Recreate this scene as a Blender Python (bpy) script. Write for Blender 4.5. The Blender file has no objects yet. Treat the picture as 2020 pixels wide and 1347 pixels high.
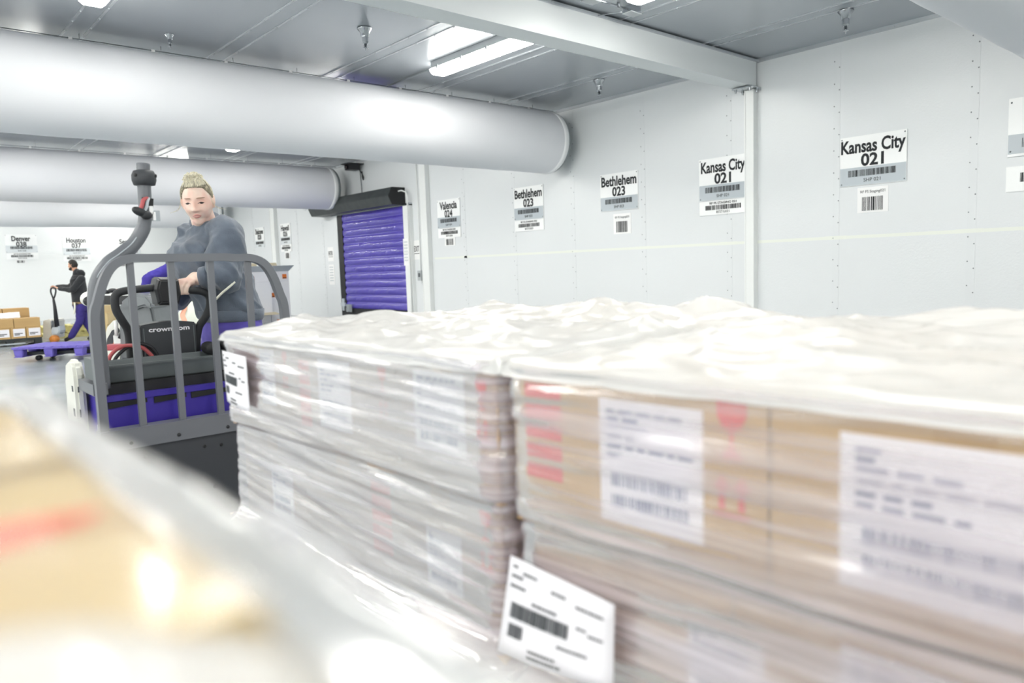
import bpy, bmesh, math, random
from mathutils import Vector, Matrix, Euler, noise
R = math.radians
scene = bpy.context.scene
COL = scene.collection
rnd = random.Random(7)

# ------------------------------------------------------------------ camera, light level
YAW, PITCH, ROLL, FPX, CAMZ = .715116, .1011395, .0342799, 1469.46, 1.38
CAM = Vector((0, 0, CAMZ))
_f = Vector((math.sin(YAW)*math.cos(PITCH), math.cos(YAW)*math.cos(PITCH), -math.sin(PITCH)))
_r0 = Vector((math.cos(YAW), -math.sin(YAW), 0))
_d0 = _f.cross(_r0)
CR = math.cos(ROLL)*_r0 + math.sin(ROLL)*_d0
CD = -math.sin(ROLL)*_r0 + math.cos(ROLL)*_d0
cd = bpy.data.cameras.new('camera')
cam = bpy.data.objects.new('camera', cd)
COL.objects.link(cam)
cam.matrix_world = Matrix(((CR.x, -CD.x, -_f.x, 0), (CR.y, -CD.y, -_f.y, 0), (CR.z, -CD.z, -_f.z, CAMZ), (0, 0, 0, 1)))
cd.sensor_width = 36
cd.lens = FPX/2020*36
cd.clip_start = .01
cd.clip_end = 200
cd.dof.use_dof = True
cd.dof.focus_distance = 4.9
cd.dof.aperture_fstop = 2.4
scene.camera = cam
vs = scene.view_settings
vs.view_transform = 'Standard'
vs.look = 'None'
vs.gamma = 1
vs.exposure = 0.0
LAMP = 45.0
scene.cycles.use_denoising = True
scene.cycles.max_bounces = 10
scene.cycles.transparent_max_bounces = 16
scene.cycles.diffuse_bounces = 5
scene.cycles.sample_clamp_indirect = 8
w = bpy.data.worlds.new('world')
scene.world = w
w.use_nodes = True
w.node_tree.nodes['Background'].inputs[0].default_value = (.9, .95, 1, 1)
w.node_tree.nodes['Background'].inputs[1].default_value = .2


def ray(px, py):
    return _f + CR*((px-1010)/FPX) + CD*((py-673.5)/FPX)
def atx(px, py, X): d = ray(px, py); return CAM + d*(X/d.x)
def aty(px, py, Y): d = ray(px, py); return CAM + d*(Y/d.y)
def atz(px, py, Z): d = ray(px, py); return CAM + d*((Z-CAMZ)/d.z)
def atd(px, py, D): return CAM + ray(px, py)*D

# ------------------------------------------------------------------ helpers
def lin(c):
    if isinstance(c, str):
        c = [int(c[i:i+2], 16)/255 for i in (0, 2, 4)]
    return tuple(x/12.92 if x <= .04045 else ((x+.055)/1.055)**2.4 for x in c) + (1,)

def wm(o):
    m = o.matrix_basis.copy()
    p = o.parent
    while p:
        m = p.matrix_basis @ m
        p = p.parent
    return m

def tag(o, label=None, cat=None, group=None, kind=None):
    if label: o['label'] = label
    if cat: o['category'] = cat
    if group: o['group'] = group
    if kind: o['kind'] = kind
    return o

def empty(name, loc, rz=0, label=None, cat=None, group=None, kind=None):
    o = bpy.data.objects.new(name, None)
    o.empty_display_size = .1
    COL.objects.link(o)
    o.location = loc
    o.rotation_euler = (0, 0, rz)
    return tag(o, label, cat, group, kind)

def kids(o): return [c for c in bpy.data.objects if c.parent == o]

def copy_tree(o, parent=None):
    c = o.copy()
    COL.objects.link(c)
    c.parent = parent
    for ch in kids(o):
        copy_tree(ch, c)
    return c

class MB:
    def __init__(s): s.bm = bmesh.new()
    def _new(s, verts, faces, mi=0):
        vs_ = [s.bm.verts.new(v) for v in verts]
        for f in faces:
            try:
                fc = s.bm.faces.new([vs_[i] for i in f]); fc.material_index = mi
            except ValueError: pass
        return vs_
    def box(s, a, b, mi=0, M=None):
        x0, y0, z0 = [min(a[i], b[i]) for i in range(3)]; x1, y1, z1 = [max(a[i], b[i]) for i in range(3)]
        v = [Vector(p) for p in ((x0,y0,z0),(x1,y0,z0),(x1,y1,z0),(x0,y1,z0),(x0,y0,z1),(x1,y0,z1),(x1,y1,z1),(x0,y1,z1))]
        if M: v = [M @ p for p in v]
        s._new(v, [(0,3,2,1),(4,5,6,7),(0,1,5,4),(1,2,6,5),(2,3,7,6),(3,0,4,7)], mi); return s
    def prism(s, poly, ext, mi=0):
        """poly: list of 3D points, ext: extrusion vector"""
        e = Vector(ext); n = len(poly)
        v = [Vector(p) for p in poly] + [Vector(p)+e for p in poly]
        s._new(v, [tuple(range(n)), tuple(range(2*n-1, n-1, -1))] + [(i, (i+1) % n, n+(i+1) % n, n+i) for i in range(n)], mi)
        bmesh.ops.recalc_face_normals(s.bm, faces=s.bm.faces[:]); return s
    def tube(s, pts, r, seg=12, caps=True, mi=0, closed=False):
        pts = [Vector(p) for p in pts]; n = len(pts)
        rs = r if isinstance(r, (list, tuple)) else [r]*n
        rings = []; u = None
        for i, p in enumerate(pts):
            t = (pts[min(i+1, n-1)]-pts[max(i-1, 0)])
            if closed: t = pts[(i+1) % n]-pts[i-1]
            t.normalize()
            if u is None:
                u = t.orthogonal().normalized()
            u = (u - t*u.dot(t)).normalized(); w_ = t.cross(u)
            rings.append([s.bm.verts.new(p + (u*math.cos(a)+w_*math.sin(a))*rs[i]) for a in [2*math.pi*k/seg for k in range(seg)]])
        for i in range(n if closed else n-1):
            A, B = rings[i], rings[(i+1) % n]
            for k in range(seg):
                f = s.bm.faces.new((A[k], A[(k+1) % seg], B[(k+1) % seg], B[k])); f.material_index = mi; f.smooth = True
        if caps and not closed:
            for rg, rev in ((rings[0], True), (rings[-1], False)):
                f = s.bm.faces.new(rg[::-1] if rev else rg); f.material_index = mi
        return s
    def sweep(s, pts, w_, h, nrm, mi=0):
        """rectangular bar along pts; nrm = fixed width axis (size h), w_ in plane"""
        pts = [Vector(p) for p in pts]; n = len(pts); N = Vector(nrm).normalized(); rings = []
        for i, p in enumerate(pts):
            t = (pts[min(i+1, n-1)]-pts[max(i-1, 0)]).normalized(); u = t.cross(N).normalized()
            rings.append([s.bm.verts.new(p+u*a*w_/2+N*b*h/2) for a, b in ((-1,-1),(1,-1),(1,1),(-1,1))])
        for i in range(n-1):
            for k in range(4):
                f = s.bm.faces.new((rings[i][k], rings[i][(k+1) % 4], rings[i+1][(k+1) % 4], rings[i+1][k])); f.material_index = mi
        s.bm.faces.new(rings[0][::-1]); s.bm.faces.new(rings[-1])
        return s
    def lathe(s, prof, M=None, seg=24, mi=0, smooth=True):
        """prof: (r, z) list, about local z"""
        M = M or Matrix(); rings = []
        for r, z in prof:
            if r < 1e-6: rings.append([s.bm.verts.new(M @ Vector((0, 0, z)))])
            else: rings.append([s.bm.verts.new(M @ Vector((r*math.cos(a), r*math.sin(a), z))) for a in [2*math.pi*k/seg for k in range(seg)]])
        for A, B in zip(rings, rings[1:]):
            for k in range(seg):
                a = [A[k % len(A)], A[(k+1) % len(A)], B[(k+1) % len(B)], B[k % len(B)]]
                q = []
                for v in a:
                    if v not in q: q.append(v)
                if len(q) > 2:
                    try:
                        f = s.bm.faces.new(q); f.smooth = smooth; f.material_index = mi
                    except ValueError: pass
        for rg in (rings[0], rings[-1]):
            if len(rg) > 2:
                try: s.bm.faces.new(rg).material_index = mi
                except ValueError: pass
        bmesh.ops.recalc_face_normals(s.bm, faces=s.bm.faces[:])
        return s
    def ell(s, c, rad, M=None, u=20, v=12, mi=0, noise_=None):
        c = Vector(c); rad = Vector((rad,)*3) if isinstance(rad, (int, float)) else Vector(rad)
        M = M or Matrix.Identity(3); rings = []
        for j in range(v+1):
            th = math.pi*j/v
            row = []
            for i in range(1 if j in (0, v) else u):
                ph = 2*math.pi*i/u
                d = Vector((math.sin(th)*math.cos(ph), math.sin(th)*math.sin(ph), math.cos(th)))
                p = Vector((d.x*rad.x, d.y*rad.y, d.z*rad.z))
                if noise_: p *= noise_(d)
                row.append(s.bm.verts.new(c + M @ p))
            rings.append(row)
        for A, B in zip(rings, rings[1:]):
            for i in range(u):
                q = []
                for x in (A[i % len(A)], B[i % len(B)], B[(i+1) % len(B)], A[(i+1) % len(A)]):
                    if x not in q: q.append(x)
                if len(q) > 2:
                    f = s.bm.faces.new(q); f.smooth = True; f.material_index = mi
        return s
    def cap(s, p0, p1, r0, r1=None, seg=16):
        """tapered capsule, closed"""
        p0, p1 = Vector(p0), Vector(p1); r1 = r0 if r1 is None else r1
        t = (p1-p0); L = t.length; t.normalize()
        prof = [(0, -r0)] + [(r0*math.cos(a), r0*math.sin(a)) for a in (-R(60), -R(30), 0)] + [(r1*math.cos(a), L+r1*math.sin(a)) for a in (0, R(30), R(60))] + [(0, L+r1)]
        q = Vector((0, 0, 1)).rotation_difference(t).to_matrix().to_4x4()
        return s.lathe(prof, Matrix.Translation(p0) @ q, seg)
    def loft(s, rings, smooth=True):
        """rings: list of point lists, closed ends"""
        rs = [[s.bm.verts.new(p) for p in r] for r in rings]; n = len(rs[0])
        for A, B in zip(rs, rs[1:]):
            for k in range(n):
                f = s.bm.faces.new((A[k], A[(k+1) % n], B[(k+1) % n], B[k])); f.smooth = smooth
        s.bm.faces.new(rs[0][::-1]); s.bm.faces.new(rs[-1])
        bmesh.ops.recalc_face_normals(s.bm, faces=s.bm.faces[:])
        return s
    def grid(s, fn, nu, nv, mi=0, closed_u=False, smooth=True):
        vv = [[s.bm.verts.new(fn(i/nu, j/nv)) for j in range(nv+1)] for i in range(nu if closed_u else nu+1)]
        for i in range(nu):
            for j in range(nv):
                A, B = vv[i], vv[(i+1) % len(vv)]
                f = s.bm.faces.new((A[j], B[j], B[j+1], A[j+1])); f.smooth = smooth; f.material_index = mi
        return s
    def mesh(s, me, M, mi=0):
        b2 = bmesh.new(); b2.from_mesh(me); b2.transform(M)
        tmp = bpy.data.meshes.new('tmp'); b2.to_mesh(tmp); b2.free()
        n0 = len(s.bm.faces); s.bm.from_mesh(tmp); bpy.data.meshes.remove(tmp)
        s.bm.faces.ensure_lookup_table()
        for f in s.bm.faces[n0:]: f.material_index = mi
        return s
    def build(s, name, mats, parent=None, local=False, loc=None, bevel=0, smooth=None, rz=0):
        """verts are world coordinates unless local"""
        me = bpy.data.meshes.new(name)
        if bevel:
            es = [e for e in s.bm.edges if len(e.link_faces) == 2 and e.calc_face_angle(0) > .6]
            bmesh.ops.bevel(s.bm, geom=es, offset=bevel, segments=2, affect='EDGES', clamp_overlap=True)
        o = bpy.data.objects.new(name, me)
        COL.objects.link(o)
        if loc is not None: o.location = loc; o.rotation_euler = (0, 0, rz)
        if parent: o.parent = parent
        if not local:
            s.bm.transform(wm(o).inverted())
        s.bm.to_mesh(me); s.bm.free()
        if smooth is not None:
            for p in me.polygons: p.use_smooth = smooth
        for m in (mats if isinstance(mats, (list, tuple)) else [mats]): me.materials.append(m)
        return o

# ------------------------------------------------------------------ materials
def nd(nt, t, **kw):
    n = nt.nodes.new(t)
    for k, v in kw.items():
        if k.startswith('i_'):
            n.inputs[k[2:].replace('_', ' ')].default_value = v
        else: setattr(n, k, v)
    return n

def coords(nt, scale=(1, 1, 1), rot=(0, 0, 0)):
    tc = nd(nt, 'ShaderNodeTexCoord'); mp = nd(nt, 'ShaderNodeMapping')
    mp.inputs['Scale'].default_value = scale; mp.inputs['Rotation'].default_value = rot
    nt.links.new(tc.outputs['Object'], mp.inputs['Vector']); return mp

def mat(name, col, rough=.5, metal=0, var=0, vscale=(3, 3, 3), bump=0, bscale=(40, 40, 40), spec=.5, col2=None, emit=0, sheen=0, coat=0):
    m = bpy.data.materials.new(name); m.use_nodes = True; nt = m.node_tree
    b = nt.nodes['Principled BSDF']; c = lin(col)
    b.inputs['Base Color'].default_value = c
    b.inputs['Roughness'].default_value = rough; b.inputs['Metallic'].default_value = metal
    b.inputs['Specular IOR Level'].default_value = spec
    if coat: b.inputs['Coat Weight'].default_value = coat; b.inputs['Coat Roughness'].default_value = .1
    if sheen: b.inputs['Sheen Weight'].default_value = sheen
    if emit:
        b.inputs['Emission Color'].default_value = c; b.inputs['Emission Strength'].default_value = emit
    if var or col2:
        n = nd(nt, 'ShaderNodeTexNoise'); n.inputs['Scale'].default_value = 1; n.inputs['Detail'].default_value = 5
        nt.links.new(coords(nt, vscale).outputs[0], n.inputs['Vector'])
        r = nd(nt, 'ShaderNodeValToRGB'); r.color_ramp.elements[0].position = .35; r.color_ramp.elements[1].position = .65
        k = 1-var
        r.color_ramp.elements[0].color = lin(col2) if col2 else (c[0]*k, c[1]*k, c[2]*k, 1)
        r.color_ramp.elements[1].color = c
        nt.links.new(n.outputs['Fac'], r.inputs['Fac']); nt.links.new(r.outputs['Color'], b.inputs['Base Color'])
    if bump:
        n = nd(nt, 'ShaderNodeTexNoise'); n.inputs['Scale'].default_value = 1; n.inputs['Detail'].default_value = 3
        nt.links.new(coords(nt, bscale).outputs[0], n.inputs['Vector'])
        bp = nd(nt, 'ShaderNodeBump'); bp.inputs['Strength'].default_value = bump; bp.inputs['Distance'].default_value = .01
        nt.links.new(n.outputs['Fac'], bp.inputs['Height']); nt.links.new(bp.outputs[0], b.inputs['Normal'])
    return m

def film_mat(name, lo, hi, streak, rot=(0, 0, 0), rough=.18, gl=.22, col='f4f3f5', zfade=None):
    """clear stretch film: part see-through, part milky, glossy along its wrinkles"""
    m = bpy.data.materials.new(name); m.use_nodes = True; nt = m.node_tree
    nt.nodes.clear(); L = nt.links.new
    out = nd(nt, 'ShaderNodeOutputMaterial'); tr = nd(nt, 'ShaderNodeBsdfTransparent')
    df = nd(nt, 'ShaderNodeBsdfDiffuse'); df.inputs['Color'].default_value = lin(col)
    tl = nd(nt, 'ShaderNodeBsdfTranslucent'); tl.inputs['Color'].default_value = lin(col)
    gs = nd(nt, 'ShaderNodeBsdfGlossy'); gs.inputs['Roughness'].default_value = rough
    n = nd(nt, 'ShaderNodeTexNoise'); n.inputs['Scale'].default_value = 1; n.inputs['Detail'].default_value = 4
    mp = coords(nt, streak, rot); L(mp.outputs[0], n.inputs['Vector'])
    r = nd(nt, 'ShaderNodeMapRange'); r.inputs['From Min'].default_value = .38; r.inputs['From Max'].default_value = .68
    r.inputs['To Min'].default_value = lo; r.inputs['To Max'].default_value = hi
    L(n.outputs['Fac'], r.inputs['Value'])
    fac = r.outputs[0]
    if zfade:   # more layers of film lower down
        tc = nd(nt, 'ShaderNodeTexCoord'); sx = nd(nt, 'ShaderNodeSeparateXYZ'); L(tc.outputs['Object'], sx.inputs[0])
        zr = nd(nt, 'ShaderNodeMapRange'); L(sx.outputs['Z'], zr.inputs['Value'])
        for k_, v_ in (('From Min', zfade[0]), ('From Max', zfade[1]), ('To Min', 0), ('To Max', zfade[2])): zr.inputs[k_].default_value = v_
        ad = nd(nt, 'ShaderNodeMath', operation='ADD', use_clamp=True); L(fac, ad.inputs[0]); L(zr.outputs[0], ad.inputs[1]); fac = ad.outputs[0]
    bp = nd(nt, 'ShaderNodeBump'); bp.inputs['Strength'].default_value = .55; bp.inputs['Distance'].default_value = .004
    L(n.outputs['Fac'], bp.inputs['Height']); L(bp.outputs[0], gs.inputs['Normal'])
    md = nd(nt, 'ShaderNodeMixShader'); md.inputs[0].default_value = .35
    L(df.outputs[0], md.inputs[1]); L(tl.outputs[0], md.inputs[2])
    m1 = nd(nt, 'ShaderNodeMixShader'); L(fac, m1.inputs[0]); L(tr.outputs[0], m1.inputs[1]); L(md.outputs[0], m1.inputs[2])
    lw = nd(nt, 'ShaderNodeLayerWeight'); lw.inputs['Blend'].default_value = .25; L(bp.outputs[0], lw.inputs['Normal'])
    mm = nd(nt, 'ShaderNodeMath', operation='MULTIPLY_ADD'); mm.inputs[1].default_value = .5; mm.inputs[2].default_value = gl*.35
    L(lw.outputs['Fresnel'], mm.inputs[0])
    m2 = nd(nt, 'ShaderNodeMixShader'); L(mm.outputs[0], m2.inputs[0]); L(m1.outputs[0], m2.inputs[1]); L(gs.outputs[0], m2.inputs[2])
    L(m2.outputs[0], out.inputs['Surface'])
    return m

M = dict(
    wall=mat('wall_panel', 'e0e3e5', .3, bump=.22, bscale=(45, 45, 45)),
    wallfar=mat('wall_panel_far', 'f0f2f2', .5),
    ceil=mat('ceiling_metal', 'abb0b6', .27, .5, bump=.05, bscale=(90, 14, 90)),
    floor=mat('floor_concrete', 'a2a9ac', .2, var=.22, vscale=(.8, .8, 1), bump=.03, bscale=(9, 9, 9)),
    white=mat('white_paint', 'eceeed', .4),
    steelw=mat('beam_paint', 'dfe3e4', .38),
    trim=mat('seam_strip', 'dfe2e4', .34),
    trimc=mat('ceiling_seam', 'bcc1c5', .28, .5),
    screw=mat('screw_head', '8d9195', .4, .3),
    chrome=mat('chrome', 'b8bcc0', .15, 1),
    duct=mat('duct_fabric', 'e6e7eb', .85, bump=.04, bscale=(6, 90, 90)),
    duct_shaded=mat('duct_end_shaded', '8c9396', .9),  # duct fabric turned to the wall; its shade is put into this grey
    hem=mat('duct_hem', 'f2f3f4', .8),
    cable=mat('steel_cable', '73787c', .4, .6),
    lampbody=mat('lamp_housing', 'aeb3b6', .4),
    lamp=mat('lamp_lens', 'fffdf6', .4, emit=LAMP),
    black=mat('black_plastic', '24262a', .45),
    ink=mat('ink_black', '26282b', .8),
    inkg=mat('ink_grey', '55585c', .8),
    board=mat('sign_white', 'f8f9f9', .3),
    band=mat('sign_grey', 'b9c1c7', .3), band_lit=mat('sign_grey_lit', 'dde2e5', .3),  # second one: far signs' reflective band, its stronger reflection put into the colour
    paper=mat('paper', 'f3f3f3', .7),
    tape=mat('pale_tape', 'e8ebe4', .45),
    housing=mat('door_housing', '3d4243', .42, var=.3, vscale=(6, 6, 6)),
    seal=mat('black_seal', '1b1c1f', .6),
    purple=mat('door_purple', '5044ac', .2, spec=.8, bump=.12, bscale=(14, 14, 5)),
    frame=mat('truck_grey', '6e7177', .38, .1),
    skirt=mat('truck_charcoal', '3a3d42', .55, bump=.06, bscale=(200, 200, 200)),
    tray=mat('truck_tray', '5d6466', .5, bump=.05, bscale=(150, 150, 150)),
    battery=mat('battery_purple', '3d2f9c', .4),
    cream=mat('cream_paint', 'e6e6de', .4),
    rubber=mat('rubber', '2b2d30', .6),
    red=mat('red_cable', 'b8585a', .45),
    redpaint=mat('red_paint', 'a84550', .45),
    orange=mat('orange_label', 'e07a2e', .6),
    wheelo=mat('orange_wheel', 'd98a3a', .5, var=.3, vscale=(30, 30, 30)),
    shade=mat('charcoal_cover', '6d7276', .35, var=.15, vscale=(5, 5, 5)),
    kraft=mat('carton_brown', 'c8a570', .75, var=.08, vscale=(2, 2, 12)),
    kraftd=mat('carton_dark', 'a58d68', .8, var=.1, vscale=(3, 3, 10)),
    kraftg=mat('carton_greybrown', 'b59d88', .75, var=.08, vscale=(2, 2, 12)),
    kraftl=mat('carton_tan', 'e4cd9b', .75, var=.06, vscale=(3, 3, 6)),
    ctape=mat('packing_tape', 'b8935a', .3),
    wcart=mat('carton_white', 'e9eaec', .7),
    wcarti=mat('carton_inner', 'c9bfa4', .8),
    redink=mat('red_print', 'd9504a', .7),
    label=mat('label_white', 'f6f4fa', .5),
    lblue=mat('label_ink', '7b82a0', .7),
    wood=mat('pallet_wood', 'c9b183', .8, var=.3, vscale=(2, 12, 12)),
    woody=mat('pallet_yellow_wood', 'd8cf8d', .8, var=.3, vscale=(8, 8, 8)),
    pallet=mat('pallet_purple', '7468c4', .45, var=.12, vscale=(9, 9, 9)),
    palletd=mat('pallet_dark', '2f3436', .6),
    wrap=mat('white_film_heap', 'f2f2f3', .35),
    sack=mat('woven_sack', 'c9ccc2', .7, bump=.3, bscale=(9, 9, 9)),
    green=mat('green_print', '3f9a3c', .6),
    salmon=mat('salmon_print', 'e0a58c', .6),
    sweat=mat('sweatshirt', '5e6876', .9, var=.12, vscale=(25, 25, 25), bump=.25, bscale=(260, 260, 260), sheen=.3),
    jean=mat('jeans_purple', '5b4fae', .85, var=.15, vscale=(18, 18, 30), sheen=.15),
    hood=mat('hoodie_black', '2d2f33', .9, var=.2, vscale=(20, 20, 20), sheen=.2),
    navy=mat('work_trousers', '3b3180', .85, var=.15, vscale=(15, 15, 20)),
    blue=mat('blue_hoodie', '41369a', .85, var=.15, vscale=(15, 15, 15)),
    ltpant=mat('pale_trousers', 'bfc3d2', .85, var=.1, vscale=(15, 15, 15)),
    grey=mat('grey_vest', '7d858a', .85),
    shoe=mat('shoe_black', '1f2022', .6),
    hairb=mat('hair_blonde', 'f3ecd4', .5, var=.4, vscale=(140, 140, 40), bump=.6, bscale=(160, 160, 60)),
    hairr=mat('hair_roots', 'b5ab90', .55, col2='5d574a', vscale=(150, 150, 30), bump=.7, bscale=(160, 160, 40)),
    haird=mat('hair_dark', '2a2522', .6, bump=.5, bscale=(120, 120, 120)),
    beard=mat('beard_dark', '3b332e', .8),
    eye=mat('eye_dark', '2c2325', .25),
    brow=mat('brow', 'a8876f', .8),
    lip=mat('lip', 'd0908a', .45),
    mouth=mat('mouth_dark', '56282a', .6),
    lanyard=mat('lanyard', 'eeeede', .6),
    leather=mat('brown_leather', '8a7350', .6),
    filmside=film_mat('film_side', .22, .88, (1.6, 1.6, 60), gl=.5, rough=.13, col='ebe2ee'),
    filmtop=film_mat('film_top', .90, 1.0, (7, 7, 7), rough=.22, col='e9eae9'),
    filmside2=film_mat('film_side_clear', .02, .5, (1.3, 1.3, 46), gl=.5, rough=.13, col='e9e2ea', zfade=(1.17, .80, .48)),
    filmnear=film_mat('film_near', .03, .26, (6, 5, 5), rough=.2, gl=.4, col='fdf9f2'),
    filmedge=film_mat('film_edge', .92, 1.0, (9, 9, 9), rough=.16, gl=.3, col='f5f6f6'),
    tail=film_mat('film_tail', .55, .85, (9, 9, 9), rough=.2, gl=.4, col='e6e8ec'),
    redband=mat('orange_red_print', 'f4571f', .6),
)

def skin_mat(name, col, rosy, beard=False):
    m = mat(name, col, .5, spec=.4)
    nt = m.node_tree; b = nt.nodes['Principled BSDF']
    b.inputs['Subsurface Weight'].default_value = .08
    b.inputs['Subsurface Radius'].default_value = (.02, .008, .004)
    n = nd(nt, 'ShaderNodeTexNoise'); n.inputs['Scale'].default_value = 14; n.inputs['Detail'].default_value = 2
    tc = nd(nt, 'ShaderNodeTexCoord'); nt.links.new(tc.outputs['Object'], n.inputs['Vector'])
    r = nd(nt, 'ShaderNodeValToRGB')
    r.color_ramp.elements[0].position = .4; r.color_ramp.elements[1].position = .7
    r.color_ramp.elements[0].color = lin(col); r.color_ramp.elements[1].color = lin(rosy)
    nt.links.new(n.outputs['Fac'], r.inputs['Fac']); nt.links.new(r.outputs['Color'], b.inputs['Base Color'])
    return m
M['skin'] = skin_mat('skin_fair', 'f6dccd', 'eebfae')
M['skin2'] = skin_mat('skin_warm', 'd9a98c', 'c98e74')

# lettering as mesh data in the x-z plane, facing -y
def text_data(s, h, width=None, bold=0, stretch=1):
    def mk(t):
        cu = bpy.data.curves.new('t', 'FONT'); cu.body = t; cu.size = 1; cu.offset = bold; cu.align_x = 'LEFT'
        cu.resolution_u = 3; cu.extrude = .002
        o = bpy.data.objects.new('t', cu); COL.objects.link(o)
        dg = bpy.context.evaluated_depsgraph_get(); me = bpy.data.meshes.new_from_object(o.evaluated_get(dg))
        bpy.data.objects.remove(o); bpy.data.curves.remove(cu); return me
    global _CAPH
    if '_CAPH' not in globals():
        me = mk('H'); _CAPH = max(v.co.y for v in me.vertices); bpy.data.meshes.remove(me)
    me = mk(s)
    x0 = min(v.co.x for v in me.vertices); x1 = max(v.co.x for v in me.vertices)
    k = h/_CAPH; kx = width/(x1-x0) if width else k*stretch
    for v in me.vertices:
        x, y, z = v.co
        v.co = ((x-(x0+x1)/2)*kx, -z*.5, y*k)
    return me
def add_text(mb, s, x, z, h, y=-.004, width=None, bold=0, stretch=1, mi=0):
    me = text_data(s, h, width, bold, stretch)
    mb.mesh(me, Matrix.Translation((x, y, z)), mi); bpy.data.meshes.remove(me)
def add_bars(mb, x0, x1, z0, z1, seed, y=-.004, mi=0, unit=.006):
    r = random.Random(seed); x = x0
    while x < x1-unit:
        b = unit*r.choice((1, 1, 2, 3)); b = min(b, x1-x)
        mb.box((x, y, z0), (x+b, y+.0015, z1), mi); x += b + unit*r.choice((1, 1, 2))

# ------------------------------------------------------------------ room shell
XW, YF, XL, YB, ZC = 10.7, 31.0, -13.0, -9.0, 4.40
def struct(o, label=None): return tag(o, label, kind='structure')
struct(MB().box((XL-.3, YB-.3, -.2), (XW+.3, YF+.3, 0)).build('floor', M['floor']), 'grey polished concrete warehouse floor')
struct(MB().box((XL-.3, YB-.3, ZC), (XW+.3, YF+.3, ZC+.2)).build('ceiling', M['ceil']), 'grey metal panel ceiling')
struct(MB().box((XW, YB-.3, 0), (XW+.2, YF+.3, ZC)).build('wall_right', M['wall']), 'long white metal panel wall with dock signs')
struct(MB().box((XL-.3, YF, 0), (XW, YF+.2, ZC)).build('wall_back', M['wallfar']), 'far white wall behind the ducts')
struct(MB().box((XL-.2, YB, 0), (XL, YF, ZC)).build('wall_left', M['wallfar']), 'white wall out of view')
struct(MB().box((XL, YB-.2, 0), (XW, YB, ZC)).build('wall_front', M['wallfar']), 'white wall behind the viewer')

# seams of the wall panels: a flat cover strip with screws down both edges
tn = 0
def trim(mb, label, mat_='trim'):
    global tn
    tn += 1
    return struct(mb.build('trim_%d' % tn, [M[mat_], M['screw']]), label)
for k, y in enumerate([1.6+1.752*i for i in range(-3, 17)]):
    if 16.2 < y < 20.2 or 15.1 < y < 15.6: continue
    b = MB().box((XW-.004, y-.055, 0), (XW, y+.045, ZC-.1))
    z = .15 + .07*(k % 3)
    while z < ZC-.2:
        for yy, dz in ((y-.04, 0), (y+.032, .09)):
            b.ell((XW-.004, yy, z+dz), (.006, .009, .009), u=8, v=6, mi=1)
        z += .31
    trim(b, 'riveted panel seam strip on the long wall')
mb = MB().box((XW-.004, -6, 1.60), (XW, 15.1, 1.645))
for y in (3.37, 5.1, 6.87, 8.63, 10.4, 12.2): mb.box((XW-.006, y-.16, 1.598), (XW-.003, y+.16, 1.65))
trim(mb, 'pale horizontal tape joint along the long wall', 'tape')
trim(MB().box((XW-.035, YB, ZC-.05), (XW, YF, ZC)), 'angle strip where long wall meets ceiling', 'trimc')
mb = MB()
for y in [YB+.3+.62*i for i in range(63)]: mb.ell((XW-.035, y, ZC-.03), .009, u=8, v=6)
trim(mb, 'row of rivets along the top of the long wall', 'trimc')
# ceiling seams
for x in [2.27+1.775*i for i in range(-8, 5)]:
    b = MB().box((x-.13, YB, ZC-.006), (x-.10, YF, ZC)).box((x+.10, YB, ZC-.006), (x+.13, YF, ZC))
    y = YB+.2
    while y < 24:
        if y > -1:
            b.ell((x-.115, y, ZC-.007), .011, u=8, v=6); b.ell((x+.115, y+.16, ZC-.007), .011, u=8, v=6)
        y += .42
    trim(b, 'riveted ceiling seam strip', 'trimc')
# beam and columns
b = MB().box((XL, 6.33, 3.99), (XW-.06, 6.66, ZC-.045))
struct(b.build('beam', M['steelw'], bevel=.004), 'white boxed roof beam crossing the ceiling to the long wall')
b = MB().box((XL, 6.30, ZC-.05), (XW-.02, 6.69, ZC-.02))
for i in range(40):
    b.ell((XW-.3-.46*i, 6.30, ZC-.035), (.02, .012, .012), u=8, v=6)
trim(b, 'bolted angle along the top of the roof beam', 'trimc')
for nm, y0, y1, zt, lb in (('column', 6.345, 6.505, 3.95, 'white square column under the beam end'), ('column', 15.20, 15.50, ZC, 'white column right of the purple door'), ('column', 24.06, 24.40, ZC, 'white column between the far dock signs')):
    b = MB().box((XW-.11, y0, 0), (XW-.001, y1, zt)).box((XW-.12, y0, 0), (XW-.11, y0+.02, zt)).box((XW-.12, y1-.02, 0), (XW-.11, y1, zt))
    struct(b.build(nm, M['white'], bevel=.003), lb)
br = empty('beam_bracket', (10.55, 6.46, 3.95), 0, 'galvanised bolted bracket joining beam end and column top', 'bracket')
MB().box((10.42, 6.28, 3.955), (10.69, 6.62, 3.975)).box((10.60, 6.28, 3.93), (10.69, 6.30, 3.955)).build('plate', M['chrome'], br, bevel=.003)
for dx, dy in ((.02, .04), (.02, .28), (.22, .04), (.22, .28)):
    MB().lathe([(0, 0), (.014, 0), (.014, .03), (.022, .03), (.022, .045), (0, .045)], Matrix.Translation((10.43+dx, 6.29+dy, 3.905)), 8, smooth=False).build('bolt', M['chrome'], br)

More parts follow.
